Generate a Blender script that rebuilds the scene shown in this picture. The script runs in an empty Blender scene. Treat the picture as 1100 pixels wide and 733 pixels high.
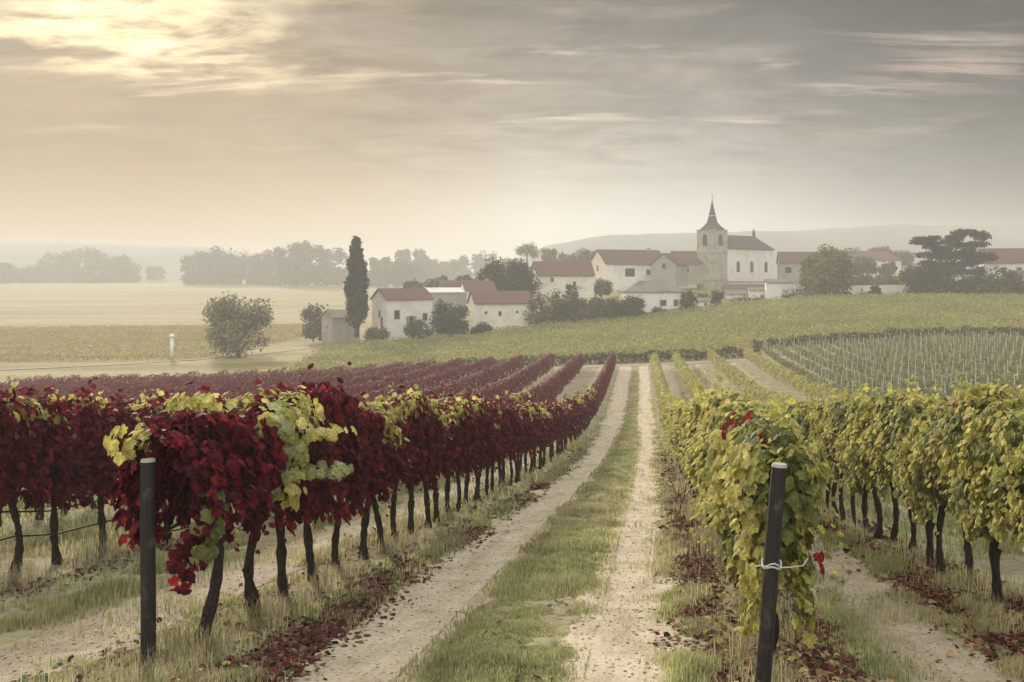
import bpy, math, random
import numpy as np
from mathutils import Vector, Matrix

# ------------------------------------------------------------------ camera, sky, sun, exposure
sc = bpy.context.scene
COL = sc.collection
R = math.radians
FPX, VX, EY = 1070.0, 700.0, 300.0          # focal length in photo pixels, vanishing column, eye level row
CZ = 2.1                                    # camera height above the lane

cam = bpy.data.cameras.new('camera')
cam.sensor_width = 36.0
cam.lens = 36.0 * FPX / 1100.0
cam.shift_x = (550.0 - VX) / 1100.0
cam.shift_y = -(366.5 - EY) / 1100.0
cam.clip_start = 0.1
cam.clip_end = 9000.0
camo = bpy.data.objects.new('camera', cam)
COL.objects.link(camo)
camo.location = (0, 0, CZ)
camo.rotation_euler = (R(90), 0, 0)
sc.camera = camo

SUN_AZ, SUN_EL = R(-27), R(17)
sun = bpy.data.lights.new('sun', 'SUN')
sun.energy = 2.8
sun.angle = R(6)
sun.color = (1.0, 0.91, 0.80)
suno = bpy.data.objects.new('sun', sun)
COL.objects.link(suno)
sd = Vector((math.sin(SUN_AZ) * math.cos(SUN_EL), math.cos(SUN_AZ) * math.cos(SUN_EL), math.sin(SUN_EL)))
suno.rotation_euler = (-sd).to_track_quat('-Z', 'Y').to_euler()
suno.location = (-60, 80, 60)

sc.view_settings.view_transform = 'Standard'
sc.view_settings.look = 'None'
sc.view_settings.exposure = 0.80
sc.view_settings.gamma = 1.0
sc.view_settings.use_curve_mapping = False
cy = sc.cycles
cy.max_bounces = 5
cy.diffuse_bounces = 3
cy.glossy_bounces = 2
cy.transmission_bounces = 3
cy.volume_bounces = 2
cy.transparent_max_bounces = 4
cy.use_denoising = True


class NT:
    """small helper around a node tree"""
    def __init__(s, tree):
        s.t = tree

    def n(s, kind, **kw):
        nd = s.t.nodes.new(kind)
        for k, v in kw.items():
            setattr(nd, k, v)
        return nd

    def l(s, a, b):
        s.t.links.new(a, b)

    def val(s, sock, v):
        if isinstance(v, (int, float, tuple, list)):
            sock.default_value = v
        else:
            s.l(v, sock)

    def math(s, op, a, b=0.0, c=None, clamp=False):
        m = s.n('ShaderNodeMath', operation=op, use_clamp=clamp)
        s.val(m.inputs[0], a)
        s.val(m.inputs[1], b)
        if c is not None:
            s.val(m.inputs[2], c)
        return m.outputs[0]

    def mix(s, f, a, b, blend='MIX'):
        m = s.n('ShaderNodeMix', data_type='RGBA', blend_type=blend)
        s.val(m.inputs[0], f)
        for sock, v in ((m.inputs[6], a), (m.inputs[7], b)):
            if isinstance(v, (tuple, list)) and len(v) == 3:
                v = tuple(v) + (1.0,)
            s.val(sock, v)
        return m.outputs[2]

    def ramp(s, f, stops, interp='LINEAR'):
        r = s.n('ShaderNodeValToRGB')
        r.color_ramp.interpolation = interp
        el = r.color_ramp.elements
        while len(el) < len(stops):
            el.new(0.5)
        for e, (p, c) in zip(el, stops):
            e.position = p
            e.color = tuple(c) + (1.0,) if not isinstance(c, (int, float)) else (c, c, c, 1.0)
        s.val(r.inputs[0], f)
        return r.outputs[0]

    def noise(s, vec, scale, detail=4.0, rough=0.55, dist=0.0):
        nd = s.n('ShaderNodeTexNoise')
        nd.inputs['Scale'].default_value = scale
        nd.inputs['Detail'].default_value = detail
        nd.inputs['Roughness'].default_value = rough
        nd.inputs['Distortion'].default_value = dist
        if vec is not None:
            s.l(vec, nd.inputs['Vector'])
        return nd.outputs['Fac']

    def rng(s, v, a, b, c=0.0, d=1.0, smooth=True):
        m = s.n('ShaderNodeMapRange')
        m.interpolation_type = 'SMOOTHSTEP' if smooth else 'LINEAR'
        s.val(m.inputs[0], v)
        for i, q in enumerate((a, b, c, d)):
            m.inputs[i + 1].default_value = q
        return m.outputs[0]


# the sky: Nishita behind a sheet of procedural cloud lit from the left
world = bpy.data.worlds.new('World')
sc.world = world
world.use_nodes = True
W = NT(world.node_tree)
world.node_tree.nodes.clear()
wout = W.n('ShaderNodeOutputWorld')
sky = W.n('ShaderNodeTexSky', sky_type='NISHITA')
sky.sun_disc = False
sky.sun_elevation = SUN_EL
sky.sun_rotation = SUN_AZ
bg1 = W.n('ShaderNodeBackground')
bg1.inputs[1].default_value = 0.05
W.l(sky.outputs[0], bg1.inputs[0])
tc = W.n('ShaderNodeTexCoord')
sx = W.n('ShaderNodeSeparateXYZ')
W.l(tc.outputs['Generated'], sx.inputs[0])
dx, dy, dz = sx.outputs
el = W.math('MAXIMUM', dz, 0.0)
den = W.math('ADD', el, 0.10)
cx_ = W.math('DIVIDE', dx, den)
cy_ = W.math('DIVIDE', dy, den)
cv = W.n('ShaderNodeCombineXYZ')
W.l(cx_, cv.inputs[0])
W.l(W.math('MULTIPLY', cy_, 1.5), cv.inputs[1])
cvec = cv.outputs[0]
base = W.ramp(el, [(0.0, (0.50, 0.50, 0.485)), (0.055, (0.50, 0.49, 0.46)), (0.10, (0.34, 0.315, 0.28)),
                   (0.155, (0.20, 0.178, 0.15)), (0.27, (0.075, 0.068, 0.058)), (0.34, (0.10, 0.097, 0.094)), (0.5, (0.88, 0.90, 0.93)), (1.0, (1.76, 1.82, 1.89))])
# cooler and darker towards the right, warmer to the left
side = W.rng(dx, -0.45, 0.36, 0.0, 1.0, smooth=False)
tint = W.ramp(side, [(0.0, (0.40, 0.25, 0.12)), (0.22, (0.72, 0.59, 0.43)), (0.42, (1.08, 1.04, 0.98)), (0.65, (0.86, 0.875, 0.90)), (0.82, (0.42, 0.44, 0.465)), (1.0, (0.17, 0.18, 0.195))])
c1 = W.mix(1.0, base, tint, 'MULTIPLY')
# the glow of the sun behind the cloud
dot = W.n('ShaderNodeVectorMath', operation='DOT_PRODUCT')
W.l(tc.outputs['Generated'], dot.inputs[0])
gaz, gel = R(-30.0), R(13.8)
dot.inputs[1].default_value = (math.sin(gaz) * math.cos(gel), math.cos(gaz) * math.cos(gel), math.sin(gel))
dd = W.math('MAXIMUM', dot.outputs['Value'], 0.0)
g_wide = W.math('MULTIPLY', W.math('POWER', dd, 60.0), 0.10)
g_core = W.math('MULTIPLY', W.math('POWER', dd, 62.0), W.rng(el, 0.150, 0.200))
n1 = W.noise(cvec, 1.6, 6.0, 0.58, 0.5)
n2 = W.noise(cvec, 5.0, 5.0, 0.60, 0.3)
brk = W.math('ADD', W.math('MULTIPLY', n1, 0.65), W.math('MULTIPLY', n2, 0.35))
hole = W.rng(brk, 0.44, 0.60)
c2 = W.mix(1.0, c1, W.mix(g_wide, (0, 0, 0), (1.0, 0.80, 0.45)), 'ADD')
core = W.math('MULTIPLY', g_core, W.math('ADD', W.math('MULTIPLY', hole, 0.80), 0.05))
c3 = W.mix(1.0, c2, W.mix(core, (0, 0, 0), (1.0, 0.82, 0.47)), 'ADD')
# darker cloud bands
n3 = W.noise(cvec, 0.95, 7.0, 0.60, 0.6)
band = W.math('MULTIPLY', W.rng(n3, 0.47, 0.66), W.rng(el, 0.09, 0.17))
c4 = W.mix(W.math('MULTIPLY', band, 0.62), c3, (0.24, 0.195, 0.15))
# soft broken relief in the cloud sheet
n5 = W.noise(cvec, 2.6, 7.0, 0.62, 0.7)
relief = W.math('ADD', W.math('MULTIPLY', W.math('MULTIPLY', W.math('SUBTRACT', n5, 0.5), 1.7), W.rng(el, 0.06, 0.15)), 1.0)
c4 = W.mix(1.0, c4, relief, 'MULTIPLY')
# thin bright streaks high up
sv = W.n('ShaderNodeCombineXYZ')
W.l(W.math('MULTIPLY', cx_, 0.55), sv.inputs[0])
W.l(W.math('MULTIPLY', cy_, 2.4), sv.inputs[1])
n4 = W.noise(sv.outputs[0], 1.7, 7.0, 0.62, 0.5)
streak = W.math('MULTIPLY', W.rng(n4, 0.54, 0.80), W.rng(el, 0.10, 0.17))
stc = W.ramp(side, [(0.0, (0.95, 0.76, 0.46)), (0.55, (0.66, 0.58, 0.44)), (1.0, (0.46, 0.37, 0.32))])
c5 = W.mix(W.math('MULTIPLY', streak, 0.75), c4, stc)
# a bank of pinkish streaks low in the right of the sky
def soft_box(v, c, hw):
    return W.rng(W.math('ABSOLUTE', W.math('SUBTRACT', v, c)), 0.0, hw, 1.0, 0.0)


bank = W.math('MULTIPLY', W.math('MULTIPLY', soft_box(dx, 0.28, 0.13), soft_box(el, 0.197, 0.036)), W.rng(W.noise(sv.outputs[0], 4.2, 5.0, 0.6, 0.4), 0.44, 0.60))
c5 = W.mix(W.math('MULTIPLY', bank, 0.8), c5, (0.30, 0.22, 0.18))
bank2 = W.math('MULTIPLY', W.math('MULTIPLY', soft_box(dx, -0.52, 0.36), soft_box(el, 0.155, 0.040)), W.rng(n3, 0.32, 0.55, 0.35, 1.0))
c5 = W.mix(W.math('MULTIPLY', bank2, 0.85), c5, (0.22, 0.155, 0.095))
# added fill: unseen sky behind the camera brightened to front-light the scene
back_fill = W.math('MULTIPLY', W.rng(dy, -0.55, 0.25, 1.0, 0.0), W.rng(dz, -0.02, 0.12))
c5 = W.mix(W.math('MULTIPLY', back_fill, 0.42), c5, (1.30, 1.31, 1.30))
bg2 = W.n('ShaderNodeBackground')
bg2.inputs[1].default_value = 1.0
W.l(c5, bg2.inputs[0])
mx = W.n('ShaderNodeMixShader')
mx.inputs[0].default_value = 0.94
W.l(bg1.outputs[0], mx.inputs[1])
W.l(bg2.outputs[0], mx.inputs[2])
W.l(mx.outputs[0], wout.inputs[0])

# ------------------------------------------------------------------ helpers: tags, meshes
rs = np.random.default_rng(7)
random.seed(7)


def tag(o, label=None, cat=None, group=None, kind=None):
    if label: o['label'] = label
    if cat: o['category'] = cat
    if group: o['group'] = group
    if kind: o['kind'] = kind
    return o


def link(name, data, parent=None):
    o = bpy.data.objects.new(name, data)
    COL.objects.link(o)
    if parent is not None:
        o.parent = parent
    return o


def empty(name, loc, rz=0.0, **kw):
    o = link(name, None)
    o.empty_display_size = 0.3
    o.location = loc
    o.rotation_euler = (0, 0, rz)
    tag(o, **kw)
    return o


def np_mesh(name, verts, faces, mats=(), col=None, midx=None, smooth=False):
    """faces: (N,k) array, all the same k, or a list of such arrays"""
    me = bpy.data.meshes.new(name)
    if not isinstance(faces, list):
        faces = [faces]
    faces = [f for f in faces if len(f)]
    nf = sum(len(f) for f in faces)
    loops = np.concatenate([f.reshape(-1) for f in faces]).astype(np.int32)
    tot = np.concatenate([np.full(len(f), f.shape[1], np.int32) for f in faces])
    st = np.concatenate([[0], np.cumsum(tot)[:-1]]).astype(np.int32)
    me.vertices.add(len(verts))
    me.vertices.foreach_set('co', np.ascontiguousarray(verts, np.float32).reshape(-1))
    me.loops.add(len(loops))
    me.loops.foreach_set('vertex_index', loops)
    me.polygons.add(nf)
    me.polygons.foreach_set('loop_start', st)
    me.polygons.foreach_set('loop_total', tot)
    if midx is not None:
        me.polygons.foreach_set('material_index', np.asarray(midx, np.int32))
    if smooth:
        me.polygons.foreach_set('use_smooth', np.ones(nf, bool))
    me.update(calc_edges=True)
    if col is not None:
        a = me.attributes.new('Col', 'FLOAT_COLOR', 'POINT')
        c = np.ones((len(verts), 4), np.float32)
        c[:, :3] = col
        a.data.foreach_set('color', c.reshape(-1))
    for m in mats:
        me.materials.append(m)
    return me


class MB:
    """collects solid shapes for ONE mesh"""
    def __init__(s):
        s.v, s.f = [], []

    def add(s, vs, fs):
        o = len(s.v)
        s.v += [tuple(v) for v in vs]
        s.f += [tuple(i + o for i in f) for f in fs]
        return s

    def box(s, x0, x1, y0, y1, z0, z1):
        vs = [(x0, y0, z0), (x1, y0, z0), (x1, y1, z0), (x0, y1, z0), (x0, y0, z1), (x1, y0, z1), (x1, y1, z1), (x0, y1, z1)]
        return s.add(vs, [(0, 3, 2, 1), (4, 5, 6, 7), (0, 1, 5, 4), (1, 2, 6, 5), (2, 3, 7, 6), (3, 0, 4, 7)])

    def hexa(s, vs):
        return s.add(vs, [(0, 3, 2, 1), (4, 5, 6, 7), (0, 1, 5, 4), (1, 2, 6, 5), (2, 3, 7, 6), (3, 0, 4, 7)])

    def tube(s, pts, rad, k=8, cap=True):
        pts = [Vector(p) for p in pts]
        rings = []
        prev = None
        for i, p in enumerate(pts):
            d = (pts[min(i + 1, len(pts) - 1)] - pts[max(i - 1, 0)]).normalized()
            if prev is None:
                a = d.cross(Vector((0, 0, 1)))
                if a.length < 0.3:
                    a = d.cross(Vector((0, 1, 0)))
            else:
                a = prev - d * prev.dot(d)
            a.normalize()
            prev = a
            b = d.cross(a)
            r = rad[i] if isinstance(rad, (list, tuple)) else rad
            rings.append([p + (a * math.cos(t) + b * math.sin(t)) * r for t in [2 * math.pi * j / k for j in range(k)]])
        vs = [q for rg in rings for q in rg]
        fs = []
        for i in range(len(pts) - 1):
            for j in range(k):
                j2 = (j + 1) % k
                fs.append((i * k + j, i * k + j2, (i + 1) * k + j2, (i + 1) * k + j))
        if cap:
            fs.append(tuple(range(k - 1, -1, -1)))
            fs.append(tuple((len(pts) - 1) * k + j for j in range(k)))
        return s.add(vs, fs)

    def prism(s, poly, fn, t0, t1):
        """poly of (u,w); fn(u,w,t) -> xyz; extruded from t0 to t1"""
        n = len(poly)
        vs = [fn(u, w, t0) for u, w in poly] + [fn(u, w, t1) for u, w in poly]
        fs = [tuple(range(n - 1, -1, -1)), tuple(range(n, 2 * n))]
        fs += [(i, (i + 1) % n, n + (i + 1) % n, n + i) for i in range(n)]
        return s.add(vs, fs)

    def build(s, name, mat, parent=None, smooth=False):
        me = bpy.data.meshes.new(name)
        me.from_pydata([tuple(v) for v in s.v], [], s.f)
        if smooth:
            for p in me.polygons:
                p.use_smooth = True
        me.materials.append(mat)
        me.update()
        import bmesh
        bm = bmesh.new()
        bm.from_mesh(me)
        bmesh.ops.recalc_face_normals(bm, faces=bm.faces)
        bm.to_mesh(me)
        bm.free()
        return link(name, me, parent)


def _hash(ix, iy, seed):
    h = (ix.astype(np.int64) * 374761393 + iy.astype(np.int64) * 668265263 + seed * 974711) & 0xffffffff
    h = ((h ^ (h >> 13)) * 1274126177) & 0xffffffff
    return ((h ^ (h >> 16)) & 0xffff) / 65535.0


def vnoise(x, y, seed=0):
    x, y = np.asarray(x, float), np.asarray(y, float)
    ix, iy = np.floor(x), np.floor(y)
    fx, fy = x - ix, y - iy
    fx, fy = fx * fx * (3 - 2 * fx), fy * fy * (3 - 2 * fy)
    a, b = _hash(ix, iy, seed), _hash(ix + 1, iy, seed)
    c, d = _hash(ix, iy + 1, seed), _hash(ix + 1, iy + 1, seed)
    return (a * (1 - fx) + b * fx) * (1 - fy) + (c * (1 - fx) + d * fx) * fy


def fbm(x, y, seed=0, oct=3):
    s, a, t = 0.0, 0.5, 0.0
    for i in range(oct):
        s = s + a * vnoise(np.asarray(x) * 2 ** i, np.asarray(y) * 2 ** i, seed + i)
        t += a
        a *= 0.5
    return s / t


# ------------------------------------------------------------------ terrain (drop below the camera at knots)
KX = np.array([-400, -78, -40, -15, 0, 15, 40, 75, 400.0])
KY = np.array([-30, 0, 50, 72, 100, 125, 150, 200, 250, 320, 500, 800, 1500, 4200.0])
DT = np.array([
    [-1.6, 2.1, 8.3, 11.2, 14.0, 14.6, 14.6, 14.2, 13.4, 12.2, 8.5, 3.2, 3.5, 6.0],
    [-1.6, 2.1, 8.3, 10.8, 13.1, 13.9, 13.9, 13.5, 12.8, 11.5, 8.0, 3.2, 3.5, 6.0],
    [-1.6, 2.1, 8.27, 10.4, 11.9, 12.7, 12.6, 11.1, 9.8, 8.2, 5.0, 3.0, 3.5, 6.0],
    [-1.6, 2.1, 8.27, 9.85, 10.7, 11.2, 11.0, 9.0, 6.2, 3.2, 1.5, 2.0, 3.5, 6.0],
    [-1.6, 2.1, 8.27, 9.75, 10.45, 10.7, 10.2, 7.9, 4.4, 1.8, 1.0, 2.0, 3.5, 6.0],
    [-1.6, 2.1, 8.2, 9.3, 9.9, 10.0, 9.1, 6.3, 3.6, 1.6, 1.0, 2.0, 3.5, 6.0],
    [-1.6, 2.1, 7.9, 8.4, 8.5, 8.5, 7.6, 4.9, 3.2, 1.5, 1.0, 2.0, 3.5, 6.0],
    [-1.6, 2.1, 7.6, 8.0, 8.1, 8.0, 7.2, 4.6, 3.0, 1.5, 1.0, 2.0, 3.5, 6.0],
    [-1.6, 2.1, 7.6, 8.0, 8.1, 8.0, 7.2, 4.6, 3.0, 1.5, 1.0, 2.0, 3.5, 6.0]])


def pchip(xk, yk, x):
    """monotone cubic along the last axis of yk"""
    h = np.diff(xk)
    d = np.diff(yk, axis=-1) / h
    m = np.zeros_like(yk)
    w1, w2 = 2 * h[1:] + h[:-1], h[1:] + 2 * h[:-1]
    p, q = d[..., :-1], d[..., 1:]
    ok = p * q > 0
    with np.errstate(divide='ignore', invalid='ignore'):
        hm = (w1 + w2) / (w1 / p + w2 / q)
    m[..., 1:-1] = np.where(ok, hm, 0)
    m[..., 0], m[..., -1] = d[..., 0], d[..., -1]
    x = np.clip(x, xk[0], xk[-1])
    i = np.clip(np.searchsorted(xk, x) - 1, 0, len(h) - 1)
    t = (x - xk[i]) / h[i]
    H = h[i]
    y0, y1, m0, m1 = yk[..., i], yk[..., i + 1], m[..., i], m[..., i + 1]
    return (2 * t**3 - 3 * t**2 + 1) * y0 + (t**3 - 2 * t**2 + t) * H * m0 + (-2 * t**3 + 3 * t**2) * y1 + (t**3 - t**2) * H * m1


ROWS_L = [-3.95, -7.85] + [-11.4 - 3.62 * i for i in range(20)]
ROWS_R = [1.05, 3.65, 7.85, 12.1]


def geo(a, b, s0, g):
    out = [a]
    while out[-1] < b:
        out.append(out[-1] + s0)
        s0 *= g
    return out[:-1] + [b]


gx_pos = list(np.arange(0, 14.01, 0.2)) + geo(14.2, 3000, 0.35, 1.09)
GX = np.array(sorted(set([-v for v in gx_pos] + gx_pos)))
GY = np.array(sorted(set(list(np.arange(-30, 4.0, 2.0)) + list(np.arange(4.0, 30.0, 0.25)) + geo(30, 4200, 0.35, 1.035))))
rowsZ = pchip(KY, DT, GY)                       # (len KX, len GY)
ZG = CZ - pchip(KX, rowsZ.T.copy(), np.clip(GX, -400, 400))   # (GY, GX)
XX, YY = np.meshgrid(GX, GY)
nearf = np.clip(1 - (YY - 25) / 70, 0, 1)
bump = np.zeros_like(ZG)
for rx in ROWS_L + ROWS_R:                      # low banks under the vine rows
    bump += 0.07 * np.exp(-((XX - rx) / 0.42) ** 2)
for rx in (-2.28, -0.2):                        # wheel ruts
    bump -= 0.05 * np.exp(-((XX - rx) / 0.38) ** 2)
bump += 0.05 * (fbm(XX * 1.3, YY * 1.3, 3) - 0.5) + 0.10 * (fbm(XX * 0.35, YY * 0.35, 9) - 0.5)
ZG = ZG + bump * nearf + (fbm(XX / 40, YY / 40, 21) - 0.5) * 0.6 * np.clip((YY - 130) / 100, 0, 1)


def Hn(x, y):
    x, y = np.asarray(x, float), np.asarray(y, float)
    i = np.clip(np.searchsorted(GX, x) - 1, 0, len(GX) - 2)
    j = np.clip(np.searchsorted(GY, y) - 1, 0, len(GY) - 2)
    u = np.clip((x - GX[i]) / (GX[i + 1] - GX[i]), 0, 1)
    v = np.clip((y - GY[j]) / (GY[j + 1] - GY[j]), 0, 1)
    return (ZG[j, i] * (1 - u) + ZG[j, i + 1] * u) * (1 - v) + (ZG[j + 1, i] * (1 - u) + ZG[j + 1, i + 1] * u) * v


def H(x, y):
    return float(Hn(x, y))


def wx(px, Y):
    return (px - VX) * Y / FPX


def wz(py, Y):
    return CZ - (py - EY) * Y / FPX
# ------------------------------------------------------------------ materials
def new_mat(name):
    m = bpy.data.materials.new(name)
    m.use_nodes = True
    m.node_tree.nodes.clear()
    t = NT(m.node_tree)
    out = t.n('ShaderNodeOutputMaterial')
    return m, t, out


def principled(t, out, col, rough=0.8, spec=0.3, normal=None):
    b = t.n('ShaderNodeBsdfPrincipled')
    t.val(b.inputs['Base Color'], col if not (isinstance(col, tuple) and len(col) == 3) else col + (1.0,))
    t.val(b.inputs['Roughness'], rough)
    b.inputs['Specular IOR Level'].default_value = spec
    if normal is not None:
        t.l(normal, b.inputs['Normal'])
    if out is not None:
        t.l(b.outputs[0], out.inputs[0])
    return b


def bump_node(t, h, strength, dist):
    b = t.n('ShaderNodeBump')
    b.inputs['Strength'].default_value = strength
    b.inputs['Distance'].default_value = dist
    t.l(h, b.inputs['Height'])
    return b.outputs[0]


def obj_vec(t):
    return t.n('ShaderNodeTexCoord').outputs['Object']


def mat_leaf(name, trans=0.3, rough=0.6, spec=0.25, var=0.35, scale=40.0):
    m, t, out = new_mat(name)
    a = t.n('ShaderNodeAttribute', attribute_name='Col')
    v = obj_vec(t)
    n = t.noise(v, scale, 2.0)
    k = t.rng(n, 0.25, 0.75, 1.0 - var, 1.0 + var)
    c = t.mix(1.0, a.outputs['Color'], k, 'MULTIPLY')
    b = principled(t, None, c, rough, spec)
    tr = t.n('ShaderNodeBsdfTranslucent')
    t.l(c, tr.inputs[0])
    mxs = t.n('ShaderNodeMixShader')
    mxs.inputs[0].default_value = trans
    t.l(b.outputs[0], mxs.inputs[1])
    t.l(tr.outputs[0], mxs.inputs[2])
    t.l(mxs.outputs[0], out.inputs[0])
    return m


M_LEAF = mat_leaf('vine_leaf', 0.42, 0.7, 0.15)
M_CROWN = mat_leaf('tree_foliage', 0.2, 0.75, 0.15, 0.3, 0.6)
M_GRASS = mat_leaf('grass_blade', 0.45, 0.7, 0.15, 0.2, 3.0)
M_LITTER = mat_leaf('leaf_litter', 0.1, 0.85, 0.1, 0.3, 30.0)


def mat_bark(name, c0, c1, sc_=18.0):
    m, t, out = new_mat(name)
    v = obj_vec(t)
    mp = t.n('ShaderNodeMapping')
    mp.inputs['Scale'].default_value = (1, 1, 0.22)
    t.l(v, mp.inputs[0])
    n = t.noise(mp.outputs[0], sc_ * 2.2, 5.0, 0.65, 0.6)
    c = t.ramp(n, [(0.3, c0), (0.62, c1), (0.85, tuple(min(1, x * 1.8) for x in c1))])
    principled(t, out, c, 0.95, 0.1, bump_node(t, n, 0.9, 0.02))
    return m


M_VINEBARK = mat_bark('vine_bark', (0.014, 0.011, 0.009), (0.058, 0.045, 0.034))
M_BARK = mat_bark('tree_bark', (0.03, 0.024, 0.018), (0.09, 0.075, 0.055), 3.0)


def mat_post(name, c0, c1, rough):
    m, t, out = new_mat(name)
    v = obj_vec(t)
    mp = t.n('ShaderNodeMapping')
    mp.inputs['Scale'].default_value = (1, 1, 0.06)
    t.l(v, mp.inputs[0])
    n = t.noise(mp.outputs[0], 60.0, 4.0, 0.6)
    n2 = t.noise(v, 9.0, 3.0)
    c = t.mix(t.rng(n2, 0.5, 0.75, 0, 0.7), t.ramp(n, [(0.3, c0), (0.75, c1)]), (0.11, 0.09, 0.07))
    principled(t, out, c, rough, 0.35, bump_node(t, n, 0.5, 0.004))
    return m


M_POST = mat_post('weathered_post', (0.010, 0.010, 0.010), (0.035, 0.033, 0.03), 0.6)
M_STAKE = mat_post('pale_stake', (0.44, 0.43, 0.37), (0.62, 0.60, 0.52), 0.9)


def mat_plain(name, col, rough=0.8, var=0.15, scale=2.0, spec=0.25, stain=None):
    m, t, out = new_mat(name)
    v = obj_vec(t)
    n = t.noise(v, scale, 5.0, 0.6)
    c = t.mix(1.0, col, t.rng(n, 0.2, 0.8, 1 - var, 1 + var), 'MULTIPLY')
    if stain:
        n2 = t.noise(v, scale * 0.23, 4.0, 0.6, 0.5)
        c = t.mix(t.rng(n2, 0.46, 0.66, 0, 0.75), c, stain)
    principled(t, out, c, rough, spec, bump_node(t, n, 0.2, 0.02))
    return m


M_WIRE = mat_plain('dark_wire', (0.02, 0.02, 0.02), 0.5)
M_TIE = mat_plain('tie_wire', (0.55, 0.54, 0.5), 0.5)
M_WHITE = mat_plain('white_render', (0.86, 0.84, 0.78), 0.9, 0.06, 1.5, stain=(0.70, 0.67, 0.60))
M_CREAM = mat_plain('cream_render', (0.84, 0.80, 0.68), 0.9, 0.06, 1.5, stain=(0.68, 0.62, 0.51))
M_GREYW = mat_plain('grey_render', (0.40, 0.38, 0.34), 0.9, 0.10, 1.5, stain=(0.30, 0.28, 0.25))
M_STONE = mat_plain('church_limestone', (0.46, 0.43, 0.37), 0.95, 0.16, 1.2, stain=(0.28, 0.26, 0.23))
M_GLASS = mat_plain('window_glass', (0.035, 0.038, 0.04), 0.15, 0.1, 2.0, 0.5)
M_FRAME = mat_plain('window_surround', (0.42, 0.40, 0.36), 0.8)
M_SHUT = mat_plain('grey_shutter', (0.22, 0.23, 0.23), 0.7)
M_DOOR = mat_plain('wooden_door', (0.16, 0.12, 0.09), 0.7)
M_METAL = mat_plain('lead_band', (0.5, 0.5, 0.48), 0.5)
M_PIPE = mat_plain('white_pipe', (0.85, 0.84, 0.8), 0.6, 0.04)


def mat_tile(name, c0, c1):
    m, t, out = new_mat(name)
    v = obj_vec(t)
    w = t.n('ShaderNodeTexWave', wave_type='BANDS', bands_direction='X')
    w.inputs['Scale'].default_value = 1.3
    w.inputs['Distortion'].default_value = 1.5
    t.l(v, w.inputs[0])
    n = t.noise(v, 1.6, 6.0, 0.65)
    n2 = t.noise(v, 0.25, 3.0)
    k = t.math('ADD', t.math('MULTIPLY', n, 0.8), t.math('MULTIPLY', w.outputs['Fac'], 0.2))
    c = t.ramp(k, [(0.3, c0), (0.7, c1)])
    c = t.mix(t.rng(n2, 0.42, 0.68, 0, 0.75), c, (0.13, 0.105, 0.08))
    principled(t, out, c, 0.9, 0.15, bump_node(t, w.outputs['Fac'], 0.4, 0.05))
    return m


M_RED = mat_tile('red_roof_tile', (0.13, 0.075, 0.058), (0.205, 0.120, 0.095))
M_BROWN = mat_tile('brown_roof_tile', (0.115, 0.07, 0.056), (0.185, 0.115, 0.09))
M_SLATE = mat_tile('grey_slate', (0.075, 0.065, 0.06), (0.14, 0.125, 0.115))
M_GREYT = mat_tile('grey_roof_tile', (0.19, 0.165, 0.14), (0.30, 0.27, 0.23))

# ground: one material, its zones are different ground covers
def mat_ground():
    m, t, out = new_mat('ground')
    g = t.n('ShaderNodeNewGeometry')
    P = g.outputs['Position']
    s = t.n('ShaderNodeSeparateXYZ')
    t.l(P, s.inputs[0])
    x, y, z = s.outputs
    fine = t.noise(P, 9.0, 6.0, 0.65)
    med = t.noise(P, 1.1, 5.0, 0.6)
    big = t.noise(P, 0.12, 4.0, 0.55)
    earth = t.ramp(fine, [(0.3, (0.15, 0.12, 0.08)), (0.55, (0.27, 0.22, 0.15)), (0.75, (0.38, 0.32, 0.225))])
    grass = t.ramp(med, [(0.3, (0.24, 0.235, 0.12)), (0.6, (0.33, 0.31, 0.17)), (0.8, (0.40, 0.36, 0.22))])
    near = t.mix(t.rng(t.math('ADD', t.math('MULTIPLY', med, 0.6), t.math('MULTIPLY', fine, 0.4)), 0.42, 0.56), earth, grass)
    # bands of the far plain run across the view
    mp = t.n('ShaderNodeMapping')
    mp.inputs['Scale'].default_value = (0.10, 1.0, 1.0)
    mp.inputs['Rotation'].default_value = (0, 0, R(8))
    t.l(P, mp.inputs[0])
    st = t.noise(mp.outputs[0], 0.028, 3.0, 0.6)
    far = t.ramp(st, [(0.30, (0.13, 0.11, 0.05)), (0.42, (0.29, 0.24, 0.08)), (0.5, (0.16, 0.15, 0.06)), (0.6, (0.32, 0.255, 0.10)), (0.72, (0.19, 0.145, 0.08))])
    far = t.mix(1.0, far, t.rng(t.noise(P, 0.5, 5.0, 0.7), 0.2, 0.8, 0.75, 1.25), 'MULTIPLY')
    yy = t.math('ADD', y, t.math('MULTIPLY', big, 14.0))
    c = t.mix(t.rng(yy, 122.0, 150.0), near, far)
    principled(t, out, c, 0.95, 0.1, bump_node(t, t.math('ADD', fine, med), 0.5, 0.05))
    return m


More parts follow.
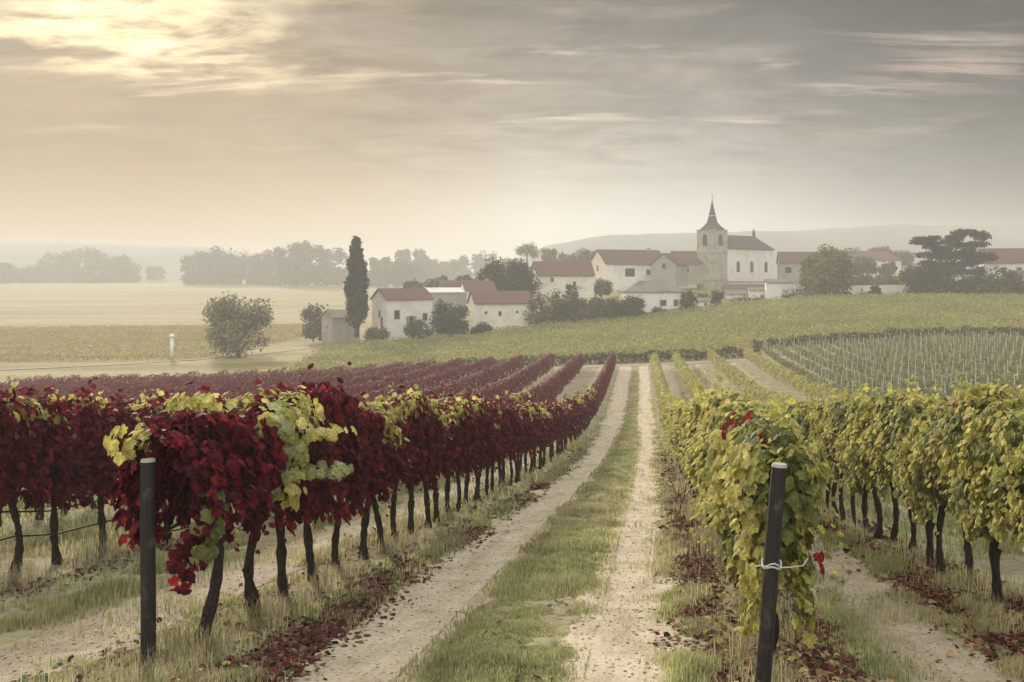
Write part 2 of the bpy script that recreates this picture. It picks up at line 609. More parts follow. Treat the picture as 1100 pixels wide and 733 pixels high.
def mat_sand(name, c0=(0.32, 0.265, 0.18), c1=(0.50, 0.425, 0.305), c2=(0.64, 0.56, 0.425)):
    m, t, out = new_mat(name)
    P = t.n('ShaderNodeNewGeometry').outputs['Position']
    f = t.noise(P, 26.0, 5.0, 0.75)
    v = t.n('ShaderNodeTexVoronoi')
    v.inputs['Scale'].default_value = 30.0
    t.l(P, v.inputs['Vector'])
    md = t.noise(P, 2.3, 5.0, 0.6)
    mp = t.n('ShaderNodeMapping')
    mp.inputs['Scale'].default_value = (3.0, 0.35, 1.0)
    t.l(P, mp.inputs[0])
    ln = t.noise(mp.outputs[0], 1.4, 4.0, 0.6)
    k = t.math('ADD', t.math('ADD', t.math('MULTIPLY', f, 0.45), t.math('MULTIPLY', md, 0.3)), t.math('MULTIPLY', ln, 0.25))
    c = t.ramp(k, [(0.40, c0), (0.5, c1), (0.60, c2)])
    peb = t.rng(v.outputs['Distance'], 0.0, 0.35, 1.0, 0.0)
    h = t.math('ADD', t.math('MULTIPLY', f, 0.7), t.math('MULTIPLY', peb, 0.5))
    c = t.mix(t.math('MULTIPLY', peb, 0.35), c, t.mix(v.outputs['Color'], (0.34, 0.30, 0.23), (0.72, 0.66, 0.54)))
    principled(t, out, c, 0.95, 0.1, bump_node(t, h, 0.8, 0.02))
    return m


M_GROUND = mat_ground()
M_SAND = mat_sand('pale_track_gravel')
M_DIRT = mat_sand('dusty_earth', (0.24, 0.195, 0.135), (0.37, 0.31, 0.22), (0.47, 0.41, 0.30))

# ------------------------------------------------------------------ the ground, tracks, hills
ny, nx = ZG.shape
idx = np.arange(ny * nx).reshape(ny, nx)
quads = np.stack([idx[:-1, :-1], idx[:-1, 1:], idx[1:, 1:], idx[1:, :-1]], -1).reshape(-1, 4)
gv = np.stack([XX, YY, ZG], -1).reshape(-1, 3)
go = link('ground', np_mesh('ground', gv, quads, [M_GROUND], smooth=True))
tag(go, 'sloping vineyard ground of earth and short grass running down to the plain', 'ground', kind='structure')


def strip(name, fx, y0, y1, half, mat, label, cat, lift=0.006, seed=0, rough=0.10, nx_=9, step0=0.12, g=1.012):
    """a strip lying on the ground with an irregular edge; fx(y) is the centre line"""
    ys = np.array(geo(y0, y1, step0, g))
    c = np.array([fx(v) for v in ys])
    hl = half * (1 + 0.0 * ys) + rough * ((fbm(ys * 0.9, ys * 0 + 1.5, seed, 4) - 0.5) * 2.2 + (vnoise(ys * 5, ys * 0, seed + 5) - 0.5) * 0.5)
    hr = half * (1 + 0.0 * ys) + rough * ((fbm(ys * 0.9, ys * 0 + 7.5, seed + 9, 4) - 0.5) * 2.2 + (vnoise(ys * 5, ys * 0 + 3, seed + 6) - 0.5) * 0.5)
    u = np.linspace(0, 1, nx_)
    X = (c - hl)[:, None] + (hl + hr)[:, None] * u[None]
    Y = np.repeat(ys[:, None], nx_, 1)
    edge = np.minimum(u, 1 - u)[None] * 2
    Z = Hn(X, Y) + lift + np.minimum(edge * 3, 1) * 0.006 + 0.00012 * Y
    ii = np.arange(X.size).reshape(X.shape)
    q = np.stack([ii[:-1, :-1], ii[:-1, 1:], ii[1:, 1:], ii[1:, :-1]], -1).reshape(-1, 4)
    o = link(name, np_mesh(name, np.stack([X, Y, Z], -1).reshape(-1, 3), q, [mat], smooth=True))
    tag(o, label, cat, kind='structure')
    return o


def lane(x0):
    """rows and ruts drift slightly left towards their far ends"""
    return lambda y: x0 - 0.75 * max(0.0, (y - 45.0) / 75.0) ** 1.3 if y > 45 else x0


strip('track', lane(-2.42), 3.0, 124, 0.70, M_SAND, 'pale gravel wheel rut on the left of the grassy strip', 'track', seed=1, rough=0.24)
strip('track', lane(-0.20), 3.0, 124, 0.55, M_SAND, 'pale gravel wheel rut on the right of the grassy strip', 'track', seed=2, rough=0.22)
strip('track', lane(2.35), 3.0, 124, 0.66, M_DIRT, 'dusty path between the yellow vine rows', 'track', seed=3, rough=0.22)
strip('track', lane(-5.15), 3.0, 124, 0.60, M_DIRT, 'dusty path between the two nearest red vine rows', 'track', seed=4, rough=0.22)
for i, (x0, hw) in enumerate([(5.2, 0.35), (6.4, 0.35), (9.3, 0.35), (10.7, 0.35), (-8.9, 0.35), (-10.2, 0.35), (-12.6, 0.35), (-13.9, 0.35),
                              (-16.2, 0.35), (-17.5, 0.35), (-19.9, 0.35), (-21.1, 0.35)]):
    strip('track', lane(x0), 14 + abs(x0), 122, hw, M_DIRT, 'faint wheel rut in the grass alley between vine rows', 'track', seed=20 + i, rough=0.12, nx_=5, step0=0.3, g=1.015)['group'] = 'faint alley ruts'


def ribbon(name, pts, half, mat, label, cat, lift=0.08):
    P = [Vector((p[0], p[1], 0)) for p in pts]
    dense = []
    for a, b in zip(P[:-1], P[1:]):
        for k in range(24):
            dense.append(a.lerp(b, k / 24))
    dense.append(P[-1])
    dense = [sum((dense[max(0, min(len(dense) - 1, i + d))] for d in range(-8, 9)), Vector()) / 17 for i in range(len(dense))]
    vs = []
    for i, p in enumerate(dense):
        d = (dense[min(i + 1, len(dense) - 1)] - dense[max(i - 1, 0)]).normalized()
        nrm = Vector((-d.y, d.x, 0))
        w = half * (0.8 + 0.5 * float(vnoise(i * 0.4, 0, 77)))
        for s_ in (-1, -0.5, 0, 0.5, 1):
            q = p + nrm * s_ * w
            vs.append((q.x, q.y, H(q.x, q.y) + lift))
    n = len(dense)
    ii = np.arange(n * 5).reshape(n, 5)
    q = np.stack([ii[:-1, :-1], ii[:-1, 1:], ii[1:, 1:], ii[1:, :-1]], -1).reshape(-1, 4)
    o = link(name, np_mesh(name, np.array(vs), q, [mat], smooth=True))
    return tag(o, label, cat, kind='structure')


ribbon('path', [(-175, 140), (-130, 143), (-101, 152), (-85, 163), (-72, 178), (-64, 194)], 0.8, M_DIRT, 'pale farm path curving along the edge of the left plain', 'path')
ribbon('path', [(-34, 122.5), (-10, 124), (12, 125), (34, 127)], 1.3, M_DIRT, 'dusty headland path across the far end of the vine rows', 'path', 0.05)

def mat_hill():
    m, t, out = new_mat('wooded_hill')
    P = t.n('ShaderNodeNewGeometry').outputs['Position']
    n = t.noise(P, 0.02, 5.0, 0.65)
    principled(t, out, t.ramp(n, [(0.35, (0.17, 0.185, 0.17)), (0.6, (0.21, 0.222, 0.20)), (0.75, (0.27, 0.27, 0.23))]), 0.95, 0.1)  # paler than woodland: distance haze is partly put into this colour
    return m


M_HILL = mat_hill()


def hills(pts, Y, depth, label, seed):
    """a long ridge: pts are (px, crest row) as seen, turned into metres at distance Y"""
    px = np.linspace(pts[0][0], pts[-1][0], 220)
    cy_k = np.interp(px, [p[0] for p in pts], [p[1] for p in pts])
    X = (px - VX) * Y / FPX
    top = CZ - (cy_k - EY) * Y / FPX
    prof = np.array([-1, -0.8, -0.6, -0.4, -0.22, -0.1, 0, 0.12, 0.3, 0.6, 1.0])
    hgt = np.array([0, 0.22, 0.48, 0.72, 0.9, 0.975, 1.0, 0.97, 0.85, 0.5, 0.0])
    vs = []
    for p_, h_ in zip(prof, hgt):
        yv = Y + p_ * depth
        ripple = (fbm(X / 90, X * 0 + p_ * 3, seed, 4) - 0.5) * 16 * h_ + (fbm(X / 14, X * 0 + p_ * 9, seed + 3, 2) - 0.5) * 6 * h_
        vs.append(np.stack([X, np.full_like(X, yv), -8 + (top + 8) * h_ + ripple * 0.25], -1))
    V = np.concatenate(vs)
    ii = np.arange(len(V)).reshape(len(prof), -1)
    q = np.stack([ii[:-1, :-1], ii[:-1, 1:], ii[1:, 1:], ii[1:, :-1]], -1).reshape(-1, 4)
    o = link('hills', np_mesh('hills', V, q, [M_HILL], smooth=True))
    return tag(o, label, 'hills', kind='structure')


hills([(490, 302), (540, 288), (590, 264), (650, 253), (760, 250), (860, 249), (900, 246), (960, 242), (1010, 243), (1060, 241), (1120, 241), (1300, 240), (1600, 250)],
      850, 220, 'long wooded ridge fading in haze behind the church village', 5)
hills([(-420, 250), (-100, 259), (120, 262), (215, 265), (300, 276), (420, 300)], 1060, 260, 'very faint low ridge in haze beyond the left plain', 6)

# haze: even air over the whole valley
def add_haze():
    m, t, out = new_mat('haze')
    v = t.n('ShaderNodeVolumePrincipled')
    v.inputs['Color'].default_value = (0.935, 0.935, 0.915, 1)
    v.inputs['Density'].default_value = 0.00095
    v.inputs['Anisotropy'].default_value = 0.05
    t.l(v.outputs[0], out.inputs['Volume'])
    mb = MB().box(-3100, 3100, -60, 4300, float(ZG.min()) - 1.0, 56)
    o = mb.build('haze', m)
    tag(o, 'pale morning mist filling the valley air', 'haze', kind='stuff')


add_haze()
# ------------------------------------------------------------------ buildings
def face_fn(face, w, d):
    if face == 'F':
        return lambda u, z, t: (u, -d / 2 - t, z)
    if face == 'L':
        return lambda u, z, t: (-w / 2 - t, -u, z)
    return lambda u, z, t: (w / 2 + t, u, z)


def arch_poly(u, z, w, h, arch):
    if not arch:
        return [(u - w / 2, z), (u + w / 2, z), (u + w / 2, z + h), (u - w / 2, z + h)]
    r = w / 2
    p = [(u - r, z), (u + r, z), (u + r, z + h - r)]
    p += [(u + r * math.cos(a), z + h - r + r * math.sin(a)) for a in [math.pi * k / 8 for k in range(1, 8)]]
    return p + [(u - r, z + h - r)]


def window(parent, fn, u, z, w, h, arch=False, shutters=False, name='window', fmat=None, pmat=None):
    inner = arch_poly(u, z, w, h, arch)
    outer = arch_poly(u, z - 0.12, w + 0.26, h + 0.25, arch)
    mb = MB()
    n = len(inner)
    for i in range(n):
        j = (i + 1) % n
        a, b, c, e = outer[i], outer[j], inner[j], inner[i]
        mb.hexa([fn(*a, 0.002), fn(*b, 0.002), fn(*c, 0.002), fn(*e, 0.002), fn(*a, 0.07), fn(*b, 0.07), fn(*c, 0.07), fn(*e, 0.07)])
    f = mb.build(name, fmat or M_FRAME, parent)
    p = MB().prism(inner, fn, 0.004, 0.018)
    if not arch:
        pass
    p.build('pane', pmat or M_GLASS, f)
    if shutters:
        for s in (-1, 1):
            c = u + s * (w / 2 + 0.16 + w / 4)
            MB().prism(arch_poly(c, z, w / 2, h, False), fn, 0.01, 0.05).build('shutter', M_SHUT, f)
    return f


def door(parent, fn, u, w, h, mat=None):
    d = MB().prism(arch_poly(u, 0, w, h, False), fn, 0.004, 0.04).build('door', mat or M_DOOR, parent)
    MB().prism(arch_poly(u + w * 0.36, h * 0.45, 0.08, 0.14, False), fn, 0.045, 0.09).build('handle', M_METAL, d)
    return d


def house(px, py, Y, w, d, h, rh, th, label, wall=None, roof=None, hip=False, wins=(), doors=(), chim=(), name='house', cat='house', sink=1.2, gw=None):
    """px, py: middle of the building's foot in the photo; th: how far it is turned against the line of sight"""
    X = wx(px, Y)
    rz = R(th) + math.atan((VX - px) / FPX)
    root = empty(name, (X, Y, wz(py, Y)), rz, label=label, cat=cat)
    mb = MB()
    if hip:
        mb.box(-w / 2, w / 2, -d / 2, d / 2, -sink, h)
    else:
        poly = [(-d / 2, -sink), (d / 2, -sink), (d / 2, h), (0, h + rh - 0.03), (-d / 2, h)]
        mb.prism(poly, lambda u, z, t: (t, u, z), -w / 2, w / 2)
    mb.build('wall', wall or M_WHITE, root)
    rf = MB()
    o, g, th_ = 0.35, 0.30, 0.16
    if hip:
        k = min(d / 2 * hip, w / 2 - 0.2)
        W2, D2 = w / 2 + o, d / 2 + o
        z0, z1 = h + 0.004, h + 0.14
        rf.add([(-W2, -D2, z0), (W2, -D2, z0), (W2, D2, z0), (-W2, D2, z0), (-W2, -D2, z1), (W2, -D2, z1), (W2, D2, z1), (-W2, D2, z1),
                (-W2 + k, 0, h + rh), (W2 - k, 0, h + rh)],
               [(0, 3, 2, 1), (0, 1, 5, 4), (1, 2, 6, 5), (2, 3, 7, 6), (3, 0, 4, 7), (4, 5, 9, 8), (6, 7, 8, 9), (5, 6, 9), (7, 4, 8)])
    else:
        sl = rh / (d / 2)
        for s in (-1, 1):
            e = s * (d / 2 + o)
            ze = h - sl * o + 0.02
            zr = h + rh + 0.02
            x0, x1 = -w / 2 - g, w / 2 + g
            rf.hexa([(x0, 0, zr), (x1, 0, zr), (x1, e, ze), (x0, e, ze), (x0, 0, zr + th_), (x1, 0, zr + th_), (x1, e, ze + th_), (x0, e, ze + th_)])
    r = rf.build('roof', roof or M_RED, root)
    for (cx, cyy, ch) in chim:
        zc = h + rh * (1 - abs(cyy) / (d / 2))
        m = MB().box(cx - 0.35, cx + 0.35, cyy - 0.3, cyy + 0.3, zc - 0.5, zc + ch)
        m.box(cx - 0.42, cx + 0.42, cyy - 0.37, cyy + 0.37, zc + ch, zc + ch + 0.12)
        m.build('chimney', M_GREYW, r)
    for q in wins:
        face, u, z, ww, hh = q[:5]
        sh = len(q) > 5 and q[5] == 's'
        window(root, face_fn(face, w, d), u, z, ww, hh, False, sh)
    for face, u, ww, hh in doors:
        door(root, face_fn(face, w, d), u, ww, hh)
    return root


def church():
    Y = 270.0
    px = 765.5
    rz = R(49) + math.atan((VX - px) / FPX)
    base = wz(310, Y)
    root = empty('church', (wx(px, Y), Y + 2, base), rz, label='pale stone village church with a square tower, steep spire and slate nave', cat='church')
    a = 5.9
    h = a / 2
    zt = wz(246.5, Y) - base
    MB().box(-h, h, -h, h, -2, zt).build('tower', M_STONE, root)
    for z in (zt - 0.28, zt * 0.60, zt * 0.14):
        MB().box(-h - 0.16, h + 0.16, -h - 0.16, h + 0.16, z, z + 0.24).build('string_course', M_STONE, root)
    # spire: low skirt, then a steep eight-sided needle
    zn = wz(238.5, Y) - base
    zs = wz(214, Y) - base
    sp = MB()
    def ring(r, z, sq):
        out = []
        for k in range(8):
            t = math.pi / 8 + k * math.pi / 4
            q = r / max(abs(math.cos(t)), abs(math.sin(t))) * sq + r * (1 - sq) / math.cos(math.pi / 8)
            out.append((q * math.cos(t), q * math.sin(t), z))
        return out
    rings = [ring(h + 0.35, zt + 0.005, 1.0), ring(h + 0.35, zt + 0.16, 1.0), ring(h * 0.84, zt + (zn - zt) * 0.38, 0.7), ring(h * 0.47, zn, 0.1), ring(h * 0.33, zn + (zs - zn) * 0.28, 0), ring(h * 0.17, zn + (zs - zn) * 0.62, 0), ring(0.05, zs, 0)]
    vs = [p for r_ in rings for p in r_]
    fs = [tuple(range(7, -1, -1)), tuple(range(48, 56))]
    for i in range(6):
        fs += [(i * 8 + j, i * 8 + (j + 1) % 8, (i + 1) * 8 + (j + 1) % 8, (i + 1) * 8 + j) for j in range(8)]
    sp.add(vs, fs)
    spire = sp.build('spire', M_SLATE, root)
    zb = zn + (zs - zn) * 0.28
    b = MB()
    o1, o2 = ring(h * 0.375, zb - 0.12, 0), ring(h * 0.36, zb + 0.12, 0)
    b.add(o1 + o2, [tuple(range(7, -1, -1)), tuple(range(8, 16))] + [(j, (j + 1) % 8, 8 + (j + 1) % 8, 8 + j) for j in range(8)])
    b.build('lead_band', M_METAL, spire)
    f = MB().tube([(0, 0, zs - 0.3), (0, 0, zs + 1.9)], [0.07, 0.03], 6)
    f.box(-0.34, 0.34, -0.04, 0.04, zs + 1.05, zs + 1.15)
    f.build('finial_cross', M_SLATE, spire)
    for face in 'FL':
        fn = face_fn(face, a, a)
        w_ = window(root, fn, 0, zt - 4.5, 1.7, 3.2, True, name='belfry_opening', fmat=M_STONE)
        window(root, fn, 0.0 if face == 'F' else -0.3, zt * 0.30, 1.5, 3.6, False, name='blind_niche', fmat=M_STONE, pmat=M_GREYW)
    # nave
    L, wd = 21.0, 9.0
    nh = wz(267, Y) - base
    nr = wz(251, Y) - base
    x0, x1 = h - 0.02, h - 0.02 + L
    y0, y1 = -h + 0.5, -h + 0.5 + wd
    ym = (y0 + y1) / 2
    nv = MB()
    nv.box(x0, x1, y0, y1, -2, nh)
    nv.build('nave', M_WHITE, root)
    bt = MB().box(x0 + 0.01, x1 + 0.05, y0 - 0.18, y0, 1.6, 1.95)
    bt.build('plinth_band', M_GREYW, root)
    rf = MB()
    rf.add([(x0 + 0.02, y0 - 0.4, nh + 0.004), (x1 + 0.4, y0 - 0.4, nh + 0.004), (x1 + 0.4, y1 + 0.4, nh + 0.004), (x0 + 0.02, y1 + 0.4, nh + 0.004),
            (x0 + 0.02, y0 - 0.4, nh + 0.2), (x1 + 0.4, y0 - 0.4, nh + 0.2), (x1 + 0.4, y1 + 0.4, nh + 0.2), (x0 + 0.02, y1 + 0.4, nh + 0.2),
            (x0 + 0.02, ym, nr), (x1 - 3.2, ym, nr)],
           [(0, 3, 2, 1), (0, 1, 5, 4), (1, 2, 6, 5), (2, 3, 7, 6), (3, 0, 4, 7), (4, 5, 9, 8), (6, 7, 8, 9), (5, 6, 9), (7, 4, 8)])
    r = rf.build('nave_roof', M_SLATE, root)
    t = MB().box(x1 - 3.55, x1 - 2.95, ym - 0.3, ym + 0.3, nr - 0.3, nr + 1.4)
    t.box(x1 - 3.4, x1 - 3.1, ym - 0.15, ym + 0.15, nr + 1.4, nr + 2.0)
    t.build('ridge_turret', M_SLATE, r)
    fn = lambda u, z, t_: (u, y0 - t_, z)
    for u in (x0 + 5.2, x0 + 11.2, x0 + 17.6):
        window(root, fn, u, nh * 0.42, 1.25, 2.9, True, fmat=M_STONE)
    return root


church()
house(366, 362, 196, 5.6, 5, 3.9, 1.3, 24, 'small pale shed with a grey roof just left of the columnar poplar', M_GREYW, M_GREYT, wins=[('L', 0.3, 1.7, 0.6, 0.6)], name='shed', cat='shed')
house(432, 356, 196, 9.6, 6.6, 6.4, 1.9, 26, 'white cottage with grey shutters and red roof to the right of the poplar', M_WHITE, M_RED,
      wins=[('F', -2.7, 2.6, 1.0, 1.6), ('F', 0.3, 1.1, 0.9, 1.9, 's'), ('F', 3.2, 2.2, 0.9, 1.3), ('L', 0.2, 2.9, 0.7, 1.2)], doors=[('L', 1.2, 1.0, 2.9), ('F', 2.1, 1.0, 2.3)])
house(537, 353, 200, 11.4, 6.5, 5.2, 2.2, 14, 'long low farm building with red roof, nearly blank cream wall and tiny windows', M_CREAM, M_RED,
      wins=[('F', -3.6, 3.1, 0.45, 0.4), ('F', -0.8, 2.7, 0.5, 0.8), ('F', 2.7, 3.2, 0.4, 0.35)], name='farm_building', cat='farm building')
house(513, 330, 216, 6.4, 6, 3.6, 1.9, 14, 'small house with a red roof peeping above the long low farm building', M_WHITE, M_RED, wins=[('F', 0, 1.6, 0.6, 0.8)], chim=[(2.2, 0.4, 0.8)])
house(479, 331, 213, 8.2, 5, 3.4, 0.8, 8, 'flat pale outhouse with a thin light roof behind the white cottage', M_GREYW, M_WHITE, wins=[('F', -1.6, 1.5, 0.5, 0.6)], name='outhouse', cat='outhouse')
house(490, 320, 232, 7.5, 5, 2.8, 1.1, 6, 'grey-roofed outhouse half hidden above the flat pale outhouse', M_GREYW, M_BROWN, name='outhouse', cat='outhouse')
house(604, 314, 232, 13.2, 8, 4.0, 3.0, 12, 'cream house with long red-brown roof beside the big round green tree', M_CREAM, M_RED,
      wins=[('F', -3.2, 2.4, 0.5, 0.9), ('F', 2.0, 1.5, 0.6, 0.9)])
house(675, 306, 262, 17.4, 11, 5.4, 3.6, 24, 'large house with a white gable end and broad brown roof left of the church', M_WHITE, M_BROWN,
      wins=[('L', 0.0, 3.6, 1.0, 1.3), ('F', -2.0, 2.2, 2.6, 2.0), ('F', 3.2, 2.6, 1.0, 1.3)], chim=[(5.6, -0.6, 1.0)])
house(719, 303, 256, 6.4, 7.2, 4.4, 2.8, 62, 'narrow house showing a pale gable with one dark square window', M_GREYW, M_BROWN, wins=[('L', 0.2, 3.4, 1.0, 1.3)])
house(741, 301, 274, 10, 8, 4.6, 3.2, 10, 'brown-roofed house wedged against the left side of the church tower', M_GREYW, M_BROWN, wins=[('F', -1.4, 2.0, 0.9, 1.2)])
house(701, 337, 212, 13.2, 8.5, 4.6, 2.4, 10, 'wide white house with a low grey hipped roof below the church', M_WHITE, M_GREYT, hip=1.0,
      wins=[('F', -3.1, 1.7, 0.8, 1.3), ('F', 1.5, 1.8, 1.2, 1.1), ('F', 4.2, 1.7, 0.8, 1.3)], chim=[(1.2, -1.0, 0.9)])
house(806, 321, 246, 13, 6, 2.0, 1.4, 4, 'low lean-to with dull brown roof at the foot of the church nave', M_GREYW, M_BROWN, name='lean_to', cat='outhouse')
house(795, 328, 232, 6.8, 4.5, 2.6, 0.8, 8, 'small bright white outhouse just right of the two round dark bushes', M_WHITE, M_GREYT, wins=[('F', -1.0, 1.0, 0.9, 0.7)], name='outhouse', cat='outhouse')
house(756, 331, 207, 2.3, 2.0, 1.5, 0.5, 6, 'tiny white hut standing between the two round dark bushes', M_WHITE, M_GREYT, wins=[('F', 0.3, 0.6, 0.4, 0.4)], name='hut', cat='hut')
house(815, 325, 230, 4.8, 4, 2.8, 0.5, 5, 'little white outhouse below the church nave windows', M_WHITE, M_GREYT, wins=[('F', 0.6, 1.0, 0.6, 0.7)], name='outhouse', cat='outhouse')
house(838, 322, 226, 6.6, 5, 3.9, 0.6, 4, 'square white block with nearly flat roof left of the yellow-green tree', M_WHITE, M_GREYT, name='outhouse', cat='outhouse')
house(860, 306, 262, 11.5, 8, 5.8, 2.7, 6, 'house with a dull red roof just right of the church nave', M_GREYW, M_BROWN, wins=[('F', -3.6, 3.0, 1.6, 1.6), ('F', 1.0, 3.0, 1.3, 1.6)])
house(1085, 303, 236, 13, 9, 4.6, 3.2, 8, 'white house with red roof at the right edge beside the dark conifer', M_WHITE, M_RED, wins=[('F', -2.0, 2.0, 1.0, 1.3), ('F', 1.4, 2.0, 1.0, 1.3)])
house(1099, 309, 224, 5.5, 5, 2.2, 1.5, 4, 'small shed with an orange-red roof at the right edge of the village', M_CREAM, M_RED, name='shed', cat='shed')
house(938, 288, 330, 17, 10, 2.2, 3.4, 6, 'far red roof hazy behind the green trees right of the church', M_CREAM, M_RED, hip=0.9, wins=[('F', 0, 0.5, 1.0, 1.2)])


def garden_wall(pts, h, label, mat):
    root_x, root_y = pts[0]
    z0 = H(root_x, root_y)
    mb = MB()
    cp = MB()
    for (xa, ya), (xb, yb) in zip(pts[:-1], pts[1:]):
        d = Vector((xb - xa, yb - ya, 0)).normalized()
        nn = Vector((-d.y, d.x, 0))
        za, zb = H(xa, ya), H(xb, yb)
        def q(x, y, z, s, w):
            return (x + nn.x * s * w, y + nn.y * s * w, z)
        mb.hexa([q(xa, ya, za - 0.6, -1, .14), q(xb, yb, zb - 0.6, -1, .14), q(xb, yb, zb - 0.6, 1, .14), q(xa, ya, za - 0.6, 1, .14),
                 q(xa, ya, za + h, -1, .14), q(xb, yb, zb + h, -1, .14), q(xb, yb, zb + h, 1, .14), q(xa, ya, za + h, 1, .14)])
        cp.hexa([q(xa, ya, za + h + .003, -1, .2), q(xb, yb, zb + h + .003, -1, .2), q(xb, yb, zb + h + .003, 1, .2), q(xa, ya, za + h + .003, 1, .2),
                 q(xa, ya, za + h + .1, -1, .2), q(xb, yb, zb + h + .1, -1, .2), q(xb, yb, zb + h + .1, 1, .2), q(xa, ya, za + h + .1, 1, .2)])
    o = mb.build('garden_wall', mat)
    cp.build('coping', M_GREYW, o)
    return tag(o, label, 'wall')


garden_wall([(wx(896, 226), 226), (wx(930, 227), 227), (wx(965, 228), 228), (wx(994, 228), 228)], 2.4, 'long low white garden wall between the yellow-green tree and the conifer', M_WHITE)
garden_wall([(wx(695, 206), 206), (wx(735, 209), 209), (wx(775, 212), 212)], 0.7, 'low pale wall along the top of the hillside vines below the church', M_GREYW)

# ------------------------------------------------------------------ trees
KITE = np.array([(0, 0, 0), (0.42, 0.45, -0.06), (0, 1.0, -0.1), (-0.42, 0.45, -0.06), (0, .45, 0.06)])
KITE_F = np.array([(0, 1, 4), (1, 2, 4), (2, 3, 4), (3, 0, 4)])
LEAF5 = np.array([(0, 0.02, 0.02), (0.24, -0.13, -0.06), (0.47, 0.06, -0.15), (0.44, 0.29, -0.11), (0.52, 0.55, -0.2), (0.29, 0.70, -0.10), (0.0, 0.97, -0.20),
                  (-0.29, 0.70, -0.10), (-0.52, 0.55, -0.2), (-0.44, 0.29, -0.11), (-0.47, 0.06, -0.15), (-0.24, -0.13, -0.06), (0, 0.36, 0.06)])
LEAF5_F = np.array([(i, (i + 1) % 12, 12) for i in range(12)])
CARD = np.array([(-0.5, 0, -0.05), (0.5, 0, -0.05), (0.35, 1, -0.05), (-0.35, 1, -0.05)])
CARD_F = np.array([(0, 1, 2, 3)])


def unit(v):
    return v / np.maximum(np.linalg.norm(v, axis=1, keepdims=True), 1e-9)


def leaves(pos, nrm, tip, size, col, tmpl, tf):
    """arrays of one leaf shape placed N times -> verts, faces, colours"""
    n = unit(nrm)
    t = tip - (tip * n).sum(1, keepdims=True) * n
    t = unit(t + 1e-6)
    b = np.cross(t, n)
    s = np.asarray(size).reshape(-1, 1, 1)
    V = pos[:, None, :] + s * (tmpl[None, :, 0:1] * b[:, None] + tmpl[None, :, 1:2] * t[:, None] + tmpl[None, :, 2:3] * n[:, None])
    k = len(tmpl)
    F = (tf[None] + (np.arange(len(pos)) * k)[:, None, None]).reshape(-1, tf.shape[1])
    C = np.repeat(col, k, axis=0)
    return V.reshape(-1, 3), F, C


def pick(rng, n, cols, jit=0.15, w=None):
    c = np.array(cols)
    i = rng.choice(len(c), n, p=w)
    return c[i] * (1 + jit * (rng.random((n, 1)) * 2 - 1))


def tree(px, py, Y, label, blobs, n, size, cols, trunk=(0.3, 2.0), group=None, name='tree', cat='tree', seed=0, core=0.0, bark=None, tip_up=0.0, up=0.3, limbs=7, dens=1.7, gap=0.22):
    """blobs: (x, z, y, rx, rz) in metres above the foot; the crown is leaf sprays spread through them"""
    n = int(n * dens)
    rng = np.random.default_rng(seed + int(px * 7))
    X = wx(px, Y)
    root = empty(name, (X, Y, wz(py, Y)), 0, label=label, cat=cat, group=group)
    tr = MB()
    r0, th = trunk
    tr.tube([(0, 0, -0.8), (0.05, 0.02, th * 0.5), (0.0, 0.05, th)], [r0 * 1.25, r0, r0 * 0.8], 7)
    for b in sorted(blobs, key=lambda b: -b[3])[:limbs]:
        p1 = Vector((b[0] * 0.4, b[2] * 0.4, th + (b[1] - th) * 0.45))
        tr.tube([(0, 0.05, th * 0.85), p1, (b[0], b[2], b[1] + b[4] * 0.3)], [r0 * 0.6, r0 * 0.4, r0 * 0.12], 5)
    tr.build('trunk', bark or M_BARK, root, True)
    bl = np.array(blobs, float)
    wgt = bl[:, 3] * bl[:, 4] * 1.0
    wgt = wgt / wgt.sum()
    bi = rng.choice(len(bl), n, p=wgt)
    d = unit(rng.normal(size=(n, 3)))
    rad = (core + (1 - core) * rng.random(n)) ** 0.45
    rad *= 1 + 0.22 * (rng.random(n) - 0.35)
    P = np.stack([bl[bi, 0] + d[:, 0] * bl[bi, 3] * rad, bl[bi, 2] + d[:, 1] * bl[bi, 3] * rad, bl[bi, 1] + d[:, 2] * bl[bi, 4] * rad], -1)
    # twig-scale clumps and gaps
    s = max(size * 2.2, 0.5)
    keep = vnoise(P[:, 0] / s + P[:, 1] * 0.7 / s, P[:, 2] / s + P[:, 1] * 0.3 / s, seed + 3) > gap
    P, d, bi = P[keep], d[keep], bi[keep]
    nrm = d + rng.normal(size=P.shape) * 0.6 + np.array([0, 0, up])
    tip = rng.normal(size=P.shape) + np.array([0, 0, tip_up])
    shade = 0.8 + 0.4 * rng.random(len(bl))            # each bough has its own leaf tone
    col = pick(rng, len(P), cols, 0.2) * shade[bi][:, None]
    V, F, C = leaves(P, nrm, tip, size * 1.15 * (0.6 + 0.8 * rng.random(len(P))), col, KITE, KITE_F)
    link('crown', np_mesh('crown', V, F, [M_CROWN], C), root)
    return root


def round_blobs(rng, w, h, z0, k=14, flat=1.0):
    """boughs filling a rounded crown w wide, from z0 to h"""
    out = [(0, (z0 + h) / 2, 0, w * 0.36, (h - z0) * 0.40)]
    for i in range(k):
        a = rng.random() * 2 * math.pi
        t = rng.random()
        zz = z0 + (h - z0) * (0.14 + 0.72 * t)
        rr = w * 0.5 * math.sqrt(max(0.06, 1 - (2 * (0.12 + 0.74 * t) - 0.95) ** 2)) * (0.55 + 0.22 * rng.random())
        q = w * (0.13 + 0.10 * rng.random())
        out.append((rr * math.cos(a), zz, rr * math.sin(a), q, q * 0.85 * flat))
    if z0 < 0.06 * h:                               # bushes and hedgerow trees are leafy to the ground
        for i in range(7):
            a = i * 0.9 + rng.random()
            q = w * (0.17 + 0.06 * rng.random())
            out.append((w * 0.27 * math.cos(a), q * 0.75, w * 0.27 * math.sin(a), q, q))
    return out


